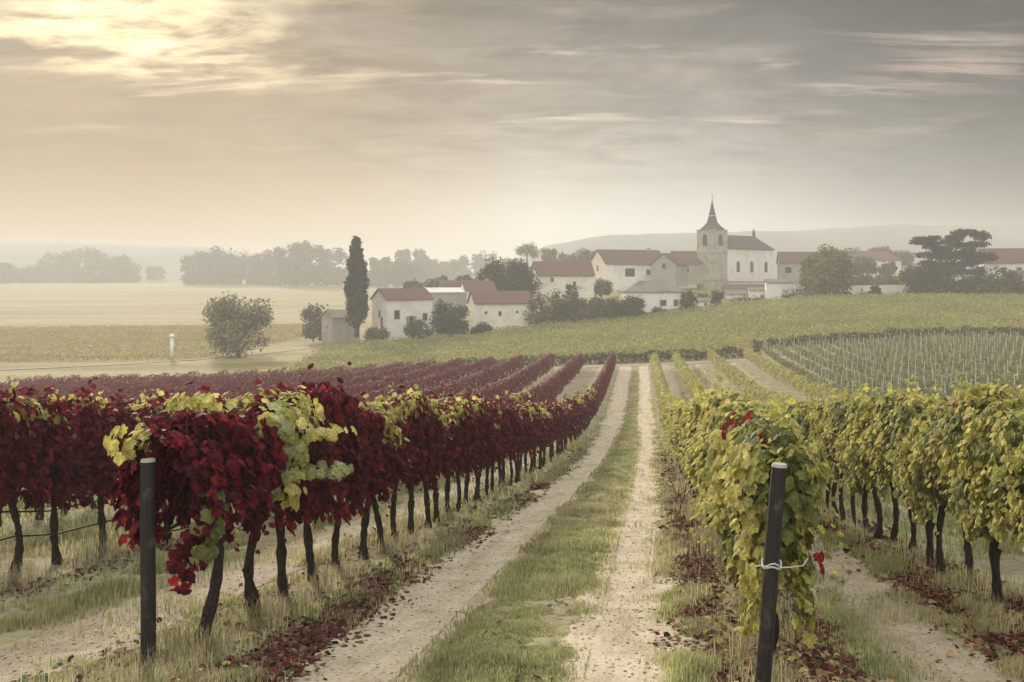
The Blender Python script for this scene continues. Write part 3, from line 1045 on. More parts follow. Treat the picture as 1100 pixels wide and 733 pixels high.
GREEN = [(0.055, 0.070, 0.028), (0.075, 0.088, 0.035), (0.045, 0.055, 0.025), (0.10, 0.105, 0.045)]
DARK = [(0.024, 0.032, 0.018), (0.033, 0.043, 0.021), (0.019, 0.024, 0.015), (0.045, 0.054, 0.027)]
OLIVE = [(0.11, 0.105, 0.045), (0.14, 0.13, 0.055), (0.085, 0.085, 0.04), (0.18, 0.16, 0.07)]
YGREEN = [(0.13, 0.135, 0.045), (0.17, 0.165, 0.055), (0.09, 0.10, 0.04), (0.21, 0.185, 0.06)]
RUST = [(0.15, 0.075, 0.055), (0.19, 0.095, 0.065), (0.12, 0.065, 0.05)]


def rtree(px, py, Y, top, wpx, label, cols, n=2600, size=0.5, clear=0.12, seed=1, k=14, **kw):
    """a rounded tree given by its foot, its top row and its width in photo pixels"""
    h = (py - top) * Y / FPX
    w = wpx * Y / FPX
    rng = np.random.default_rng(seed + int(px) * 13)
    return tree(px, py, Y, label, round_blobs(rng, w, h, h * clear, k), n, size, cols, trunk=(max(0.12, w * 0.035), h * max(clear + 0.18, 0.25)), seed=seed, **kw)


# the poplar
def poplar():
    Y = 190.0
    h = (358 - 256) * Y / FPX
    rng = np.random.default_rng(5)
    bl = []
    for i in range(46):
        t = i / 45
        wd = 2.45 * (0.55 + 0.45 * math.sin(math.pi * min(1, 0.18 + t * 0.75))) * (1 - 0.32 * t ** 3)
        a = rng.random() * 6.28
        z = 1.6 + (h - 3.0) * t
        bl.append((math.cos(a) * wd * 0.50, z + 0.6, math.sin(a) * wd * 0.5, wd * 0.44, 1.5))
    bl.append((0.1, h - 0.9, 0, 0.9, 1.0))
    tree(383, 358, Y, 'tall dark columnar poplar beside the white cottage', bl, 7500, 0.42, [(0.035, 0.036, 0.02), (0.05, 0.048, 0.026), (0.028, 0.028, 0.017)],
         trunk=(0.4, 2.4), name='poplar_tree', cat='poplar', seed=5, tip_up=1.6, up=0.1)


poplar()


def cedar():
    Y = 226.0
    m = Y / FPX
    rng = np.random.default_rng(11)
    bl = []
    # flat shelves of foliage, (px offset from 1018, row, half width px)
    for dxp, row, hw in [(-25, 254, 13), (-12, 253, 9), (20, 252, 16), (34, 254, 12), (8, 256, 10), (-30, 262, 12), (-16, 262, 12), (0, 262, 12), (16, 260, 13), (30, 263, 12),
                         (-24, 271, 14), (-6, 271, 12), (12, 271, 12), (36, 272, 12), (-22, 281, 13), (0, 281, 13), (26, 281, 15), (40, 279, 10), (-14, 291, 15), (10, 291, 15), (30, 290, 13), (-8, 266, 12), (22, 267, 12), (-4, 276, 14), (18, 275, 13), (-12, 285, 14), (14, 285, 14), (-26, 300, 12), (0, 302, 16), (24, 302, 16)]:
        bl.append((dxp * m, (321 - row + rng.uniform(-3.5, 2.5)) * m, (rng.random() - 0.5) * 4.5, hw * m * rng.uniform(0.85, 1.15), 0.6 + 0.75 * rng.random() ** 2))
    tree(1018, 321, Y, 'dark spreading cedar with flat layered crown at the right of the village', bl, 9500, 0.42, [(0.013, 0.018, 0.015), (0.018, 0.023, 0.018), (0.010, 0.013, 0.011)],
         trunk=(0.5, 7.5), name='cedar_tree', cat='cedar', seed=12, up=0.8, limbs=24, core=0.2)


cedar()

rtree(545, 322, 224, 281, 66, 'big round dark green tree left of the cream house with the long roof', [(0.04, 0.052, 0.024), (0.055, 0.068, 0.03), (0.032, 0.04, 0.02)], 7000, 0.52, 0.02, 2, k=26, gap=0.08)
rtree(885, 326, 220, 264, 66, 'broad yellow-green tree standing at the field edge right of the church', YGREEN, 7000, 0.48, 0.06, 3, k=26, gap=0.10)
rtree(255, 389, 176, 318, 76, 'lone hazy olive-green tree in the mist of the left plain', [(0.22, 0.205, 0.10), (0.27, 0.25, 0.12), (0.18, 0.17, 0.085)], 4600, 0.42, 0.10, 14, k=28, gap=0.20)  # leaf colours lightened, so part of the mist is in the crown itself
rtree(344, 362, 205, 323, 44, 'brownish bush behind the small grey-roofed shed', [(0.10, 0.075, 0.045), (0.13, 0.10, 0.055), (0.085, 0.07, 0.04)], 2400, 0.4, 0.0, 6, name='bush', cat='bush')
rtree(484, 358, 189, 322, 44, 'round dark bush between the white cottage and the long low farm building', DARK, 3000, 0.35, 0.0, 7, name='bush', cat='bush')
rtree(450, 362, 186, 344, 34, 'low scrubby bush in front of the shuttered cottage', GREEN, 1500, 0.3, 0.0, 8, name='bush', cat='bush')
rtree(517, 360, 188, 348, 26, 'low dark scrub at the left foot of the long low farm building', DARK, 1000, 0.3, 0.0, 9, name='bush', cat='bush')
rtree(404, 364, 188, 352, 30, 'low hazy scrub under the poplar', OLIVE, 1000, 0.3, 0.0, 9, name='bush', cat='bush')
for i, (px, py, top, wpx, lab, cl) in enumerate([
        (586, 352, 312, 46, 'tallest grey-green hedge bush, beside the right end of the long low farm building', OLIVE),
        (612, 350, 318, 40, 'grey-green hedge bush under the cream house, second from its left end', GREEN),
        (632, 349, 321, 36, 'middle bush of the grey-green hedge below the large white-gabled house', OLIVE),
        (653, 347, 318, 42, 'grey-green hedge bush left of the wide white house, slightly domed', GREEN),
        (679, 345, 319, 34, 'last bush of the hedge, touching the wide white house', GREEN)]):
    rtree(px, py, 200, top, wpx, lab, [tuple(v * 0.8 for v in c) for c in cl], 2600, 0.36, 0.0, 20 + i, name='hedge_bush', cat='bush', group='hedge bushes below the village')
rtree(614, 336, 214, 303, 18, 'small dark upright bush in front of the cream house', GREEN, 900, 0.35, 0.0, 30, name='bush', cat='bush')
rtree(740, 334, 208, 311, 20, 'round dark bush at the right corner of the wide white house', DARK, 1400, 0.32, 0.0, 31, name='bush', cat='bush')
rtree(770, 331, 212, 309, 17, 'round dark bush right beside the small bright white outhouse', DARK, 1200, 0.32, 0.0, 32, name='bush', cat='bush')
rtree(722, 327, 222, 309, 24, 'green bush between the wide white house and the church tower', OLIVE, 1400, 0.36, 0.0, 34, name='bush', cat='bush')
rtree(757, 329, 222, 316, 20, 'low green bush below the church tower between two round bushes', GREEN, 1000, 0.33, 0.0, 35, name='bush', cat='bush')
rtree(646, 316, 240, 300, 26, 'green bush below the white gable of the large brown-roofed house', OLIVE, 1300, 0.38, 0.0, 36, name='bush', cat='bush')
rtree(708, 340, 205, 331, 20, 'low green shrub at the foot of the wide white house', GREEN, 600, 0.28, 0.0, 33, name='bush', cat='bush')
for i, (px, wpx, top, lab) in enumerate([(905, 26, 312, 'low dark shrub under the right side of the yellow-green tree'), (930, 24, 313, 'low dark shrub in front of the left half of the long white garden wall'),
                                         (940, 14, 305, 'small upright dark shrub at the middle of the long white garden wall'), (972, 34, 315, 'low scrub at the right half of the long white garden wall'),
                                         (858, 46, 314, 'dark scrub before the square white block'), (803, 44, 322, 'low scrub in front of the little white outhouses')]):
    rtree(px, 326 if px > 850 else 333, 219 if px > 850 else 214, top, wpx, lab, DARK, 900, 0.3, 0.0, 40 + i, name='shrub', cat='shrub')
for i, (px, py, top, wpx, lab) in enumerate([
        (985, 323, 284, 40, 'dark evergreen bush at the left foot of the cedar'), (1008, 323, 286, 44, 'dark evergreen bush directly under the cedar trunk'),
        (1040, 323, 283, 46, 'dark evergreen bush at the right foot of the cedar'), (1072, 322, 282, 44, 'grey-green evergreen bush left of the red-roofed house at the right edge'),
        (1096, 323, 303, 30, 'dark bush at the right edge below the orange-red roof')]):
    rtree(px, py, 219, top, wpx, lab, DARK if i != 3 else GREEN, 2600, 0.4, 0.0, 50 + i, name='evergreen_bush', cat='bush')
for i, (px, py, top, wpx, Y, lab, cl) in enumerate([
        (950, 316, 293, 30, 250, 'grey-green bush behind the long white garden wall', OLIVE), (925, 316, 296, 30, 252, 'olive bush behind the left end of the long white garden wall', OLIVE),
        (970, 312, 295, 30, 262, 'pale yellowish bush left of the evergreen clump', YGREEN),
        (932, 300, 277, 34, 300, 'green tree standing before the far red roof', GREEN), (953, 300, 281, 22, 296, 'small green tree right of the far red roof', GREEN),
        (920, 290, 268, 40, 360, 'rust-coloured hazy tree left of the far red roof', RUST), (944, 288, 265, 34, 364, 'taller rust-coloured hazy tree behind the far red roof', RUST),
        (968, 290, 270, 36, 356, 'rust-coloured hazy tree right of the far red roof', RUST),
        (566, 290, 259, 28, 420, 'thin airy tree with sky showing through above the village roofs', GREEN), (590, 290, 266, 18, 400, 'small round tree next to the airy tree behind the village', GREEN),
        (607, 292, 271, 20, 400, 'low round tree between two others behind the village roofs', GREEN), (625, 290, 264, 24, 380, 'round green tree behind the ridge of the cream house', GREEN),
        (640, 292, 268, 16, 380, 'small tree tucked left of the large brown roof', GREEN), (500, 312, 299, 30, 262, 'low tree behind the roof of the half hidden grey outhouse', GREEN),
        (470, 318, 298, 30, 250, 'low feathery tree behind the flat pale outhouse', OLIVE), (445, 322, 303, 26, 250, 'low scrub behind the white cottage roof', OLIVE)]):
    rtree(px, py, Y, top, wpx, lab, cl, 900 if px == 566 else 1700, 0.55, 0.1 if px != 566 else 0.42, 70 + i, k=9 if px == 566 else 12)
# hazy copses on the plain, every crown a tree of its own
for i, (px, py, top, wpx, Y, lab) in enumerate([
        (2, 304, 283, 26, 640, 'hazy tree cut by the left edge'), (32, 304, 283, 30, 660, 'small rounded hazy tree left of the first copse'),
        (57, 304, 269, 36, 700, 'left shoulder tree of the first hazy copse'), (82, 304, 267, 40, 700, 'tallest tree of the first hazy copse'),
        (108, 304, 266, 42, 690, 'broad tree in the middle of the first hazy copse'), (135, 304, 272, 32, 690, 'right end tree of the first hazy copse'),
        (167, 302, 286, 18, 720, 'tiny lone hazy tree between the two copses'),
        (212, 305, 268, 36, 600, 'left end tree of the second hazy copse'), (232, 305, 265, 40, 600, 'rounded tree second from the left of the second hazy copse'),
        (258, 305, 263, 48, 590, 'broad domed tree in the second hazy copse'), (283, 305, 267, 30, 590, 'lower tree right of the broad dome in the second hazy copse'),
        (308, 305, 261, 36, 560, 'tree left of the tallest crown in the hazy copse by the poplar'), (330, 305, 256, 46, 560, 'tallest crown of the hazy copse left of the poplar'),
        (358, 305, 262, 34, 560, 'hazy tree nearest the left side of the poplar'),
        (408, 306, 275, 30, 540, 'hazy tree nearest the right side of the poplar'), (433, 306, 278, 34, 540, 'low hazy tree above the white cottage'),
        (432, 304, 264, 22, 620, 'hazy flat-topped tree sticking out above the cottage, left one'), (452, 304, 264, 22, 620, 'hazy flat-topped tree sticking out above the cottage, right one'),
        (470, 304, 279, 34, 640, 'pale far tree of the row between cottage and big round tree'), (495, 304, 274, 34, 640, 'pale far tree in the middle of the row left of the big round tree'),
        (521, 304, 267, 30, 640, 'pale far tree with the highest crown left of the big round tree'), (545, 302, 276, 30, 640, 'pale far tree just over the big round tree')]):
    rtree(px, py, Y * 1.2, top, wpx, lab, [(0.055, 0.055, 0.035), (0.07, 0.068, 0.04), (0.045, 0.045, 0.03)], 1800, 1.7, -0.02, 100 + i, k=12)
# ------------------------------------------------------------------ vines
RED = [(0.11, 0.009, 0.020), (0.155, 0.013, 0.025), (0.07, 0.008, 0.017), (0.20, 0.02, 0.028)]
HOT = [(0.26, 0.02, 0.02), (0.22, 0.03, 0.025)]
YEL = [(0.60, 0.53, 0.15), (0.50, 0.47, 0.15), (0.66, 0.59, 0.24), (0.40, 0.41, 0.14)]
PALE = [(0.42, 0.44, 0.20), (0.34, 0.38, 0.17), (0.48, 0.48, 0.24)]
LIME = [(0.48, 0.45, 0.12), (0.40, 0.40, 0.105), (0.58, 0.53, 0.17), (0.31, 0.33, 0.09)]
DEEP = [(0.19, 0.215, 0.07), (0.15, 0.175, 0.06), (0.25, 0.265, 0.09)]
OLV = [(0.38, 0.355, 0.11), (0.31, 0.30, 0.095), (0.45, 0.405, 0.135)]


def canopy(rng, n, kind, yhalf=0.56, top=2.08, low=0.92, half=0.33, lsize=0.086, simple=False, extra=None):
    """one vine's hanging curtain of leaves; local x across the row, y along it"""
    ph = rng.random() * 50
    y = (rng.random(n) * 2 - 1) * yhalf
    zt = top + 0.14 * (vnoise(y * 3.1 + ph, y * 0, 5) - 0.5) * 2
    zb = low + 0.22 * (np.abs(y) / yhalf) ** 1.5 + 0.62 * (vnoise(y * 4.3 + ph, y * 0 + 4, 6) - 0.5)
    t = rng.random(n) ** 0.9
    z = zb + (zt - zb) * t
    prof = 0.55 + 0.6 * np.sin(np.pi * np.clip(0.12 + 0.80 * t, 0, 1))
    lump = 0.45 + 1.05 * vnoise(y * 5.0 + ph, z * 2.1 + ph, 8)          # hanging shoots bulge out
    side = np.where(rng.random(n) < 0.5, -1.0, 1.0)
    depth = 1 - 0.55 * rng.random(n) ** 2.2
    x = side * half * prof * lump * depth
    topm = t > 0.93
    x = np.where(topm, x * (rng.random(n) * 2 - 1), x)
    P = np.stack([x, y, z], -1)
    nrm = np.stack([side * 1.0 + rng.normal(0, 0.38, n), rng.normal(0, 0.45, n), 0.42 + rng.normal(0, 0.3, n) + topm * 1.0], -1)
    tip = np.stack([side * 0.35 + rng.normal(0, 0.3, n), rng.normal(0, 0.4, n), -1 + rng.normal(0, 0.22, n)], -1)
    size = lsize * (0.65 + 0.65 * rng.random(n))
    clump = vnoise(y * 6 + ph, z * 5 + side * 9 + ph, 12)
    if kind == 'red':
        col = pick(rng, n, RED, 0.3)
        hot = (rng.random(n) < 0.05) | ((t < 0.12) & (rng.random(n) < 0.25))
        col[hot] = pick(rng, int(hot.sum()), HOT, 0.2)
        col *= (0.72 + 0.56 * clump)[:, None]
    elif kind in ('redyel', 'redyel2'):
        col = pick(rng, n, RED, 0.3) * (0.72 + 0.56 * clump)[:, None]
        lim = 2.04 if kind == 'redyel' else 1.90
        ye = (z + 0.42 * (vnoise(y * 3.5 + ph * 2, z * 2, 33) - 0.5) * 2 > lim) & (rng.random(n) < 0.85)
        col[ye] = pick(rng, int(ye.sum()), YEL, 0.18)
        ru = (z + 0.42 * (vnoise(y * 3.5 + ph * 2, z * 2, 33) - 0.5) * 2 > lim - 0.16) & ~ye & (rng.random(n) < 0.35)
        col[ru] = pick(rng, int(ru.sum()), [(0.28, 0.12, 0.04), (0.20, 0.06, 0.03), (0.30, 0.20, 0.06)], 0.2)
    elif kind == 'lime':
        col = pick(rng, n, LIME, 0.2)
        g = clump > 0.63
        col[g] = pick(rng, int(g.sum()), DEEP, 0.2)
        g = (clump < 0.25) & (rng.random(n) < 0.8)
        col[g] = pick(rng, int(g.sum()), YEL, 0.15) * 0.85
        g = rng.random(n) < 0.012
        col[g] = pick(rng, int(g.sum()), HOT, 0.2)
    else:
        col = pick(rng, n, OLV, 0.2)
        g = clump > 0.6
        col[g] = pick(rng, int(g.sum()), DEEP, 0.2)
    tm, tf = (KITE, KITE_F) if simple else (LEAF5, LEAF5_F)
    parts = [leaves(P, nrm, tip, size, col, tm, tf)]
    # shoots standing above the curtain
    ns = 3 if kind != 'red' else 2
    for k in range(ns):
        y0 = (rng.random() * 2 - 1) * yhalf * 0.9
        m = 9
        q = np.linspace(0, 1, m)
        lean = rng.normal(0, 0.25, 2)
        PP = np.stack([lean[0] * q, y0 + lean[1] * q, top - 0.1 + (0.22 + 0.16 * rng.random()) * q], -1) + rng.normal(0, 0.03, (m, 3))
        cc = pick(rng, m, YEL if kind != 'olive' and (kind != 'red' or rng.random() < 0.25) and rng.random() < 0.6 else (RED if kind.startswith('red') else LIME), 0.15)
        parts.append(leaves(PP, rng.normal(size=(m, 3)) * 0.7 + [0, 0, 0.8], rng.normal(size=(m, 3)) + [0, 0, -0.5], lsize * (0.55 + 0.5 * rng.random(m)), cc, tm, tf))
    # drooping shoots that break the curtain's outline
    for k in range(4):
        s_ = rng.choice((-1.0, 1.0))
        y0 = (rng.random() * 2 - 1) * yhalf
        m = 11
        q = np.linspace(0, 1, m)
        out = 0.16 + 0.22 * rng.random()
        z0 = top - 0.15 - 0.75 * rng.random()
        PP = np.stack([s_ * (half * 0.75 + out * np.sin(q * 2.4)), y0 + rng.normal(0, 0.3) * q, z0 + 0.12 * np.sin(q * 3) - (0.35 + 0.35 * rng.random()) * q ** 1.6], -1) + rng.normal(0, 0.025, (m, 3))
        src = {'red': RED, 'redyel': RED, 'redyel2': RED + YEL[:1], 'lime': LIME, 'olive': OLV}[kind]
        parts.append(leaves(PP, np.stack([np.full(m, s_ * 0.6), rng.normal(0, 0.6, m), np.full(m, 0.7)], -1), rng.normal(size=(m, 3)) * 0.6 + [s_ * 0.4, 0, -0.8], lsize * (1.0 - 0.5 * q) * (0.7 + 0.5 * rng.random(m)), pick(rng, m, src, 0.25), tm, tf))
    if extra:
        for (cx, cyy, cz, rx, ry, rz_, m, cols, sz) in extra:
            d = unit(rng.normal(size=(m, 3))) * (rng.random((m, 1)) ** 0.4)
            PP = np.array([cx, cyy, cz]) + d * np.array([rx, ry, rz_])
            NN = d * 0.8 + np.array([np.sign(cx) * 0.7, -0.35, 0.4]) + rng.normal(0, 0.3, (m, 3))
            TT = np.stack([rng.normal(0, 0.4, m) + 0.3 * np.sign(cx), rng.normal(0, 0.4, m), np.full(m, -1.0)], -1)
            parts.append(leaves(PP, NN, TT, sz * (0.7 + 0.6 * rng.random(m)), pick(rng, m, cols, 0.15), tm, tf))
    o = 0
    Vs, Fs, Cs = [], [], []
    for V, F, C in parts:
        Vs.append(V)
        Fs.append(F + o)
        Cs.append(C)
        o += len(V)
    return np.concatenate(Vs), np.concatenate(Fs), np.concatenate(Cs)


def canopy_mesh(seed, n, kind, **kw):
    V, F, C = canopy(np.random.default_rng(seed), n, kind, **kw)
    return np_mesh('foliage', V, F, [M_LEAF], C)


def trunk_mesh(seed, lean=0.0, r=0.042, h=1.0):
    rng = random.Random(seed)
    mb = MB()
    pts, rad = [], []
    bx, by = rng.uniform(-0.05, 0.05), rng.uniform(-0.10, 0.10) + lean
    a1, a2 = rng.choice((-1, 1)) * rng.uniform(0.05, 0.12), rng.uniform(-0.06, 0.06)
    for k in range(17):
        t = k / 16
        pts.append((bx * t + a2 * math.sin(t * 4.2), by * t + a1 * math.sin(t * 5.0 + seed), -0.12 + (h + 0.2) * t))
        rad.append(r * (1.35 - 0.55 * t + 0.25 * math.exp(-((t - 0.0) / 0.12) ** 2)) * rng.uniform(0.76, 1.24))
    mb.tube(pts, rad, 9)
    top = pts[-1]
    for s in (-1, 1):                              # cordon arms tied along the row, canes going up
        mb.tube([top, (top[0], top[1] + s * 0.2, top[2] + 0.06), (top[0] * 0.5, s * 0.5, top[2] + 0.05)], [r * 0.7, r * 0.5, r * 0.3], 6)
        for q in (0.18, 0.42):
            mb.tube([(top[0], s * q, top[2] + 0.04), (rng.uniform(-.12, .12), s * q + rng.uniform(-.1, .1), top[2] + 0.5), (rng.uniform(-.2, .2), s * q + rng.uniform(-.15, .15), top[2] + 0.95)], [0.010, 0.008, 0.004], 5)
    # loose bark knobs
    for k in range(4):
        p = Vector(pts[rng.randint(3, 14)])
        mb.tube([p + Vector((rng.uniform(-.03, .03), rng.uniform(-.03, .03), -0.05)), p + Vector((rng.uniform(-.05, .05), rng.uniform(-.05, .05), 0.05))], [r * 0.7, r * 0.55], 6)
    ob = mb.build('trunk', M_VINEBARK, None, True)
    me = ob.data
    bpy.data.objects.remove(ob)
    return me


TRUNKS = [trunk_mesh(s, r=0.036 + 0.003 * (s % 4)) for s in range(9)]
CAN = {k: [canopy_mesh(100 + i * 7 + len(k), 1800, k) for i in range(m)] for k, m in (('red', 5), ('redyel', 4), ('redyel2', 3), ('lime', 6), ('olive', 3))}
CAN_MID = {k: [canopy_mesh(300 + i * 7 + len(k), 620, k, simple=True, lsize=0.15) for i in range(m)] for k, m in (('red', 4), ('redyel', 3), ('redyel2', 2), ('lime', 4), ('olive', 3))}

ORD = ['first', 'second', 'third', 'fourth', 'fifth', 'sixth', 'seventh', 'eighth', 'ninth', 'tenth', 'eleventh', 'twelfth', 'thirteenth', 'fourteenth', 'fifteenth', 'sixteenth']


def vine(x, y, kind, label, group, can=None, trunk=None, near=True, sc_=None, rot=None):
    rr = random.Random(int(x * 977 + y * 131))
    root = empty('grape_vine', (x, y, H(x, y)), (rr.choice((0.0, math.pi)) if rot is None else rot) + rr.uniform(-0.06, 0.06), label=label, cat='grapevine', group=group)
    s = sc_ or rr.uniform(0.92, 1.07)
    root.scale = (rr.uniform(0.92, 1.1), 1.0, s)
    to = link('trunk', trunk or rr.choice(TRUNKS), root)
    to.rotation_euler = (rr.uniform(-0.09, 0.09), rr.uniform(-0.05, 0.05), 0) if trunk is None else (0, 0, 0)
    link('foliage', can or rr.choice((CAN if near else CAN_MID)[kind]), root)
    return root


def row_x(x0, y):
    return lane(x0)(y)


def plant(x0, y0, count, step, kinds, labels, group, near_to=30.0, far_label='', skip=()):
    y = y0
    for i in range(count):
        rr = random.Random(i * 31 + int(x0 * 10))
        lab = labels(i) or far_label
        vine(row_x(x0, y) + rr.uniform(-0.05, 0.05), y, rr.choice(kinds), lab, group, near=y < near_to)
        y += step * rr.uniform(0.93, 1.07)
    return y


GV = 'vines trained along the rows'
# row left of the track: two special vines first
c1 = canopy_mesh(901, 1900, 'red', yhalf=0.62, top=1.96, low=0.90, half=0.30, lsize=0.090,
                 extra=[(0.10, -0.46, 0.84, 0.14, 0.18, 0.28, 52, HOT + RED, 0.08), (-0.22, -0.52, 1.25, 0.10, 0.2, 0.3, 34, HOT, 0.085), (0.30, -0.5, 1.15, 0.12, 0.2, 0.3, 26, DEEP, 0.12),
                        (-0.25, -0.60, 1.86, 0.18, 0.22, 0.13, 34, YEL, 0.10), (-0.1, 0.3, 2.06, 0.25, 0.3, 0.10, 30, YEL + LIME, 0.09)])
vine(-3.93, 8.62, 'red', 'dark red grapevine hanging low beside the near post left of the track', GV, c1, trunk_mesh(51, 0.55, 0.042, 0.95), sc_=1.0, rot=0.0)
c2 = canopy_mesh(902, 1300, 'redyel', yhalf=0.60, top=2.06, low=0.96, half=0.34, lsize=0.092,
                 extra=[(0.34, -0.10, 1.80, 0.24, 0.36, 0.38, 150, PALE + YEL[1:] + LIME, 0.115), (0.40, -0.1, 1.36, 0.16, 0.30, 0.22, 60, PALE + LIME, 0.11), (0.62, 0.30, 1.42, 0.28, 0.3, 0.06, 30, PALE, 0.11), (0.60, 0.36, 1.78, 0.26, 0.3, 0.06, 20, YEL, 0.10)])
vine(-3.92, 9.75, 'redyel', 'red grapevine with a big pale green cluster, second from the near left post', GV, c2, trunk_mesh(52, 0.12, 0.045, 0.95), sc_=1.0, rot=0.0)
plant(-3.92, 10.75, 62, 0.92, ['redyel', 'redyel2', 'red', 'red', 'redyel'], lambda i: 'red-leaved grapevine, %s from the near post in the row left of the track' % ORD[i + 2] if i + 2 < 16 else None,
      GV, 30, 'dark red grapevine in the far, receding run of the row left of the track')
plant(-7.85, 11.3, 54, 0.95, ['red', 'red', 'redyel', 'redyel'], lambda i: 'red grapevine, %s from the left edge in the second red row from the track' % ORD[i] if i < 10 else None,
      GV, 26, 'red grapevine in the second red row, hidden mostly behind the nearest red row')
plant(-11.4, 16.5, 26, 1.0, ['red', 'red', 'redyel'], lambda i: None, GV, 0, 'red grapevine in the third red row from the track, seen over two nearer rows')

# rows right of the track
c3 = canopy_mesh(903, 1700, 'lime', yhalf=0.70, top=1.84, low=0.46, half=0.27, lsize=0.094,
                 extra=[(-0.24, -0.45, 1.5, 0.16, 0.3, 0.34, 130, YEL + LIME[:1], 0.11), (-0.2, -0.4, 0.95, 0.16, 0.3, 0.35, 90, YEL[:2] + LIME, 0.11), (0.27, -0.70, 1.0, 0.08, 0.08, 0.07, 6, HOT, 0.085), (-0.05, -0.2, 1.82, 0.22, 0.4, 0.12, 13, HOT, 0.085),
                        (0.0, -0.5, 1.4, 0.3, 0.2, 0.5, 90, DEEP, 0.12)])
vine(0.98, 8.2, 'lime', 'yellow-green grapevine tumbling almost to the ground behind the leaning post', GV, c3, trunk_mesh(53, 0.05, 0.045, 0.9), sc_=1.0, rot=0.0)
c4 = canopy_mesh(904, 1300, 'lime', yhalf=0.62, top=1.94, low=0.72, half=0.28, lsize=0.105, extra=[(-0.15, -0.1, 1.9, 0.28, 0.4, 0.16, 20, HOT, 0.085), (-0.36, -0.1, 1.5, 0.14, 0.35, 0.35, 80, YEL, 0.13)])
vine(1.0, 9.25, 'lime', 'yellow-green grapevine speckled with red leaves, second behind the leaning post', GV, c4, trunk_mesh(54, 0.0, 0.04, 0.95), sc_=1.0, rot=0.0)
plant(1.03, 10.2, 46, 0.95, ['lime'], lambda i: 'yellow-green grapevine, %s from the leaning post in the row right of the track' % ORD[i + 2] if i + 2 < 14 else None,
      GV, 28, 'yellow-green grapevine in the far, receding run of the row right of the track')
plant(3.65, 8.6, 56, 0.92, ['lime', 'lime', 'olive'], lambda i: 'yellow-green grapevine, %s from the right edge in the second row right of the track' % ORD[i] if i < 14 else None,
      GV, 30, 'yellow-green grapevine far along the second row right of the track')
plant(7.85, 19.5, 26, 1.0, ['olive', 'lime'], lambda i: None, GV, 0, 'olive-yellow grapevine in the third row right of the track')
plant(12.1, 30.5, 18, 1.05, ['olive'], lambda i: None, GV, 0, 'olive-yellow grapevine in the fourth row right of the track')


def far_rows(name, label, group_rows, cols, seed, per_m=70, size=0.24, top=2.0, low=0.85, half=0.30, yellow=0.0, trunks=True):
    """the rest of the vines: group_rows are (x0, y_start, y_end)"""
    rng = np.random.default_rng(seed)
    Vs, Fs, Cs, Ms = [], [], [], []
    o = 0
    tv, tf_ = [], []
    for x0, ya, yb in group_rows:
        L = yb - ya
        if L < 1:
            continue
        n = int(L * per_m)
        y = ya + rng.random(n) * L
        xr = np.array([row_x(x0, v) for v in y])
        t = rng.random(n) ** 0.8
        ztop = top + 0.34 * (vnoise(y * 0.9, y * 0 + x0 * 3.3, seed) - 0.5) + 0.24 * (vnoise(y * 3.3, y * 0 + x0, seed + 4) - 0.5)
        zb = low + 0.25 * (vnoise(y * 2.1, y * 0 + x0, seed + 1) - 0.5)
        z = zb + (ztop - zb) * t
        side = np.where(rng.random(n) < 0.5, -1.0, 1.0)
        x = side * half * (0.5 + 0.6 * np.sin(np.pi * (0.1 + 0.85 * t))) * (0.6 + 0.8 * vnoise(y * 2.2, z * 2 + x0, seed + 2)) * (1 - 0.4 * rng.random(n) ** 2)
        topm = t > 0.9
        x = np.where(topm, x * (rng.random(n) * 2 - 1), x)
        P = np.stack([xr + x, y, Hn(xr, y) + z], -1)
        nrm = np.stack([side + rng.normal(0, 0.25, n), rng.normal(0, 0.3, n), 0.35 + topm * 1.2 + rng.normal(0, 0.2, n)], -1)
        tip = np.stack([rng.normal(0, 0.4, n) + side * 0.3, rng.normal(0, 0.4, n), np.full(n, -1.0)], -1)
        c = pick(rng, n, cols, 0.15) * (0.8 + 0.4 * vnoise(y * 1.1, z * 1.5 + x0, seed + 8))[:, None]
        if yellow:
            ye = topm & (rng.random(n) < yellow)
            c[ye] = pick(rng, int(ye.sum()), YEL, 0.2)
        V, F, C = leaves(P, nrm, tip, size * (0.7 + 0.6 * rng.random(n)), c, KITE, KITE_F)
        Vs.append(V)
        Fs.append(F + o)
        Cs.append(C)
        o += len(V)
        Ms.append(np.zeros(len(F), int))
        if trunks:
            for yy in np.arange(ya + 0.5, min(yb, 75.0), 1.0):
                xx = row_x(x0, yy)
                z0 = H(xx, yy)
                q = np.array([(-.045, 0, -.1), (.02, -.04, -.1), (.03, .04, -.1), (-.03, 0.05, 1.1), (.03, 0.01, 1.1), (.03, .09, 1.1)]) + [xx, yy, z0]
                Vs.append(q)
                Fs.append(np.array([(0, 1, 4), (0, 4, 3), (1, 2, 5), (1, 5, 4), (2, 0, 3), (2, 3, 5)]) + o)
                Cs.append(np.full((6, 3), 0.03))
                o += 6
                Ms.append(np.ones(6, int))
    ob = link(name, np_mesh(name, np.concatenate(Vs), np.concatenate(Fs), [M_LEAF, M_VINEBARK], np.concatenate(Cs), np.concatenate(Ms)))
    return tag(ob, label, 'vines', kind='stuff')


def edge_y(x):
    """where a row enters the picture on the left or right edge"""
    return max(8.0, (-x) * FPX / VX - 3 if x < 0 else x * FPX / 400.0 - 3)


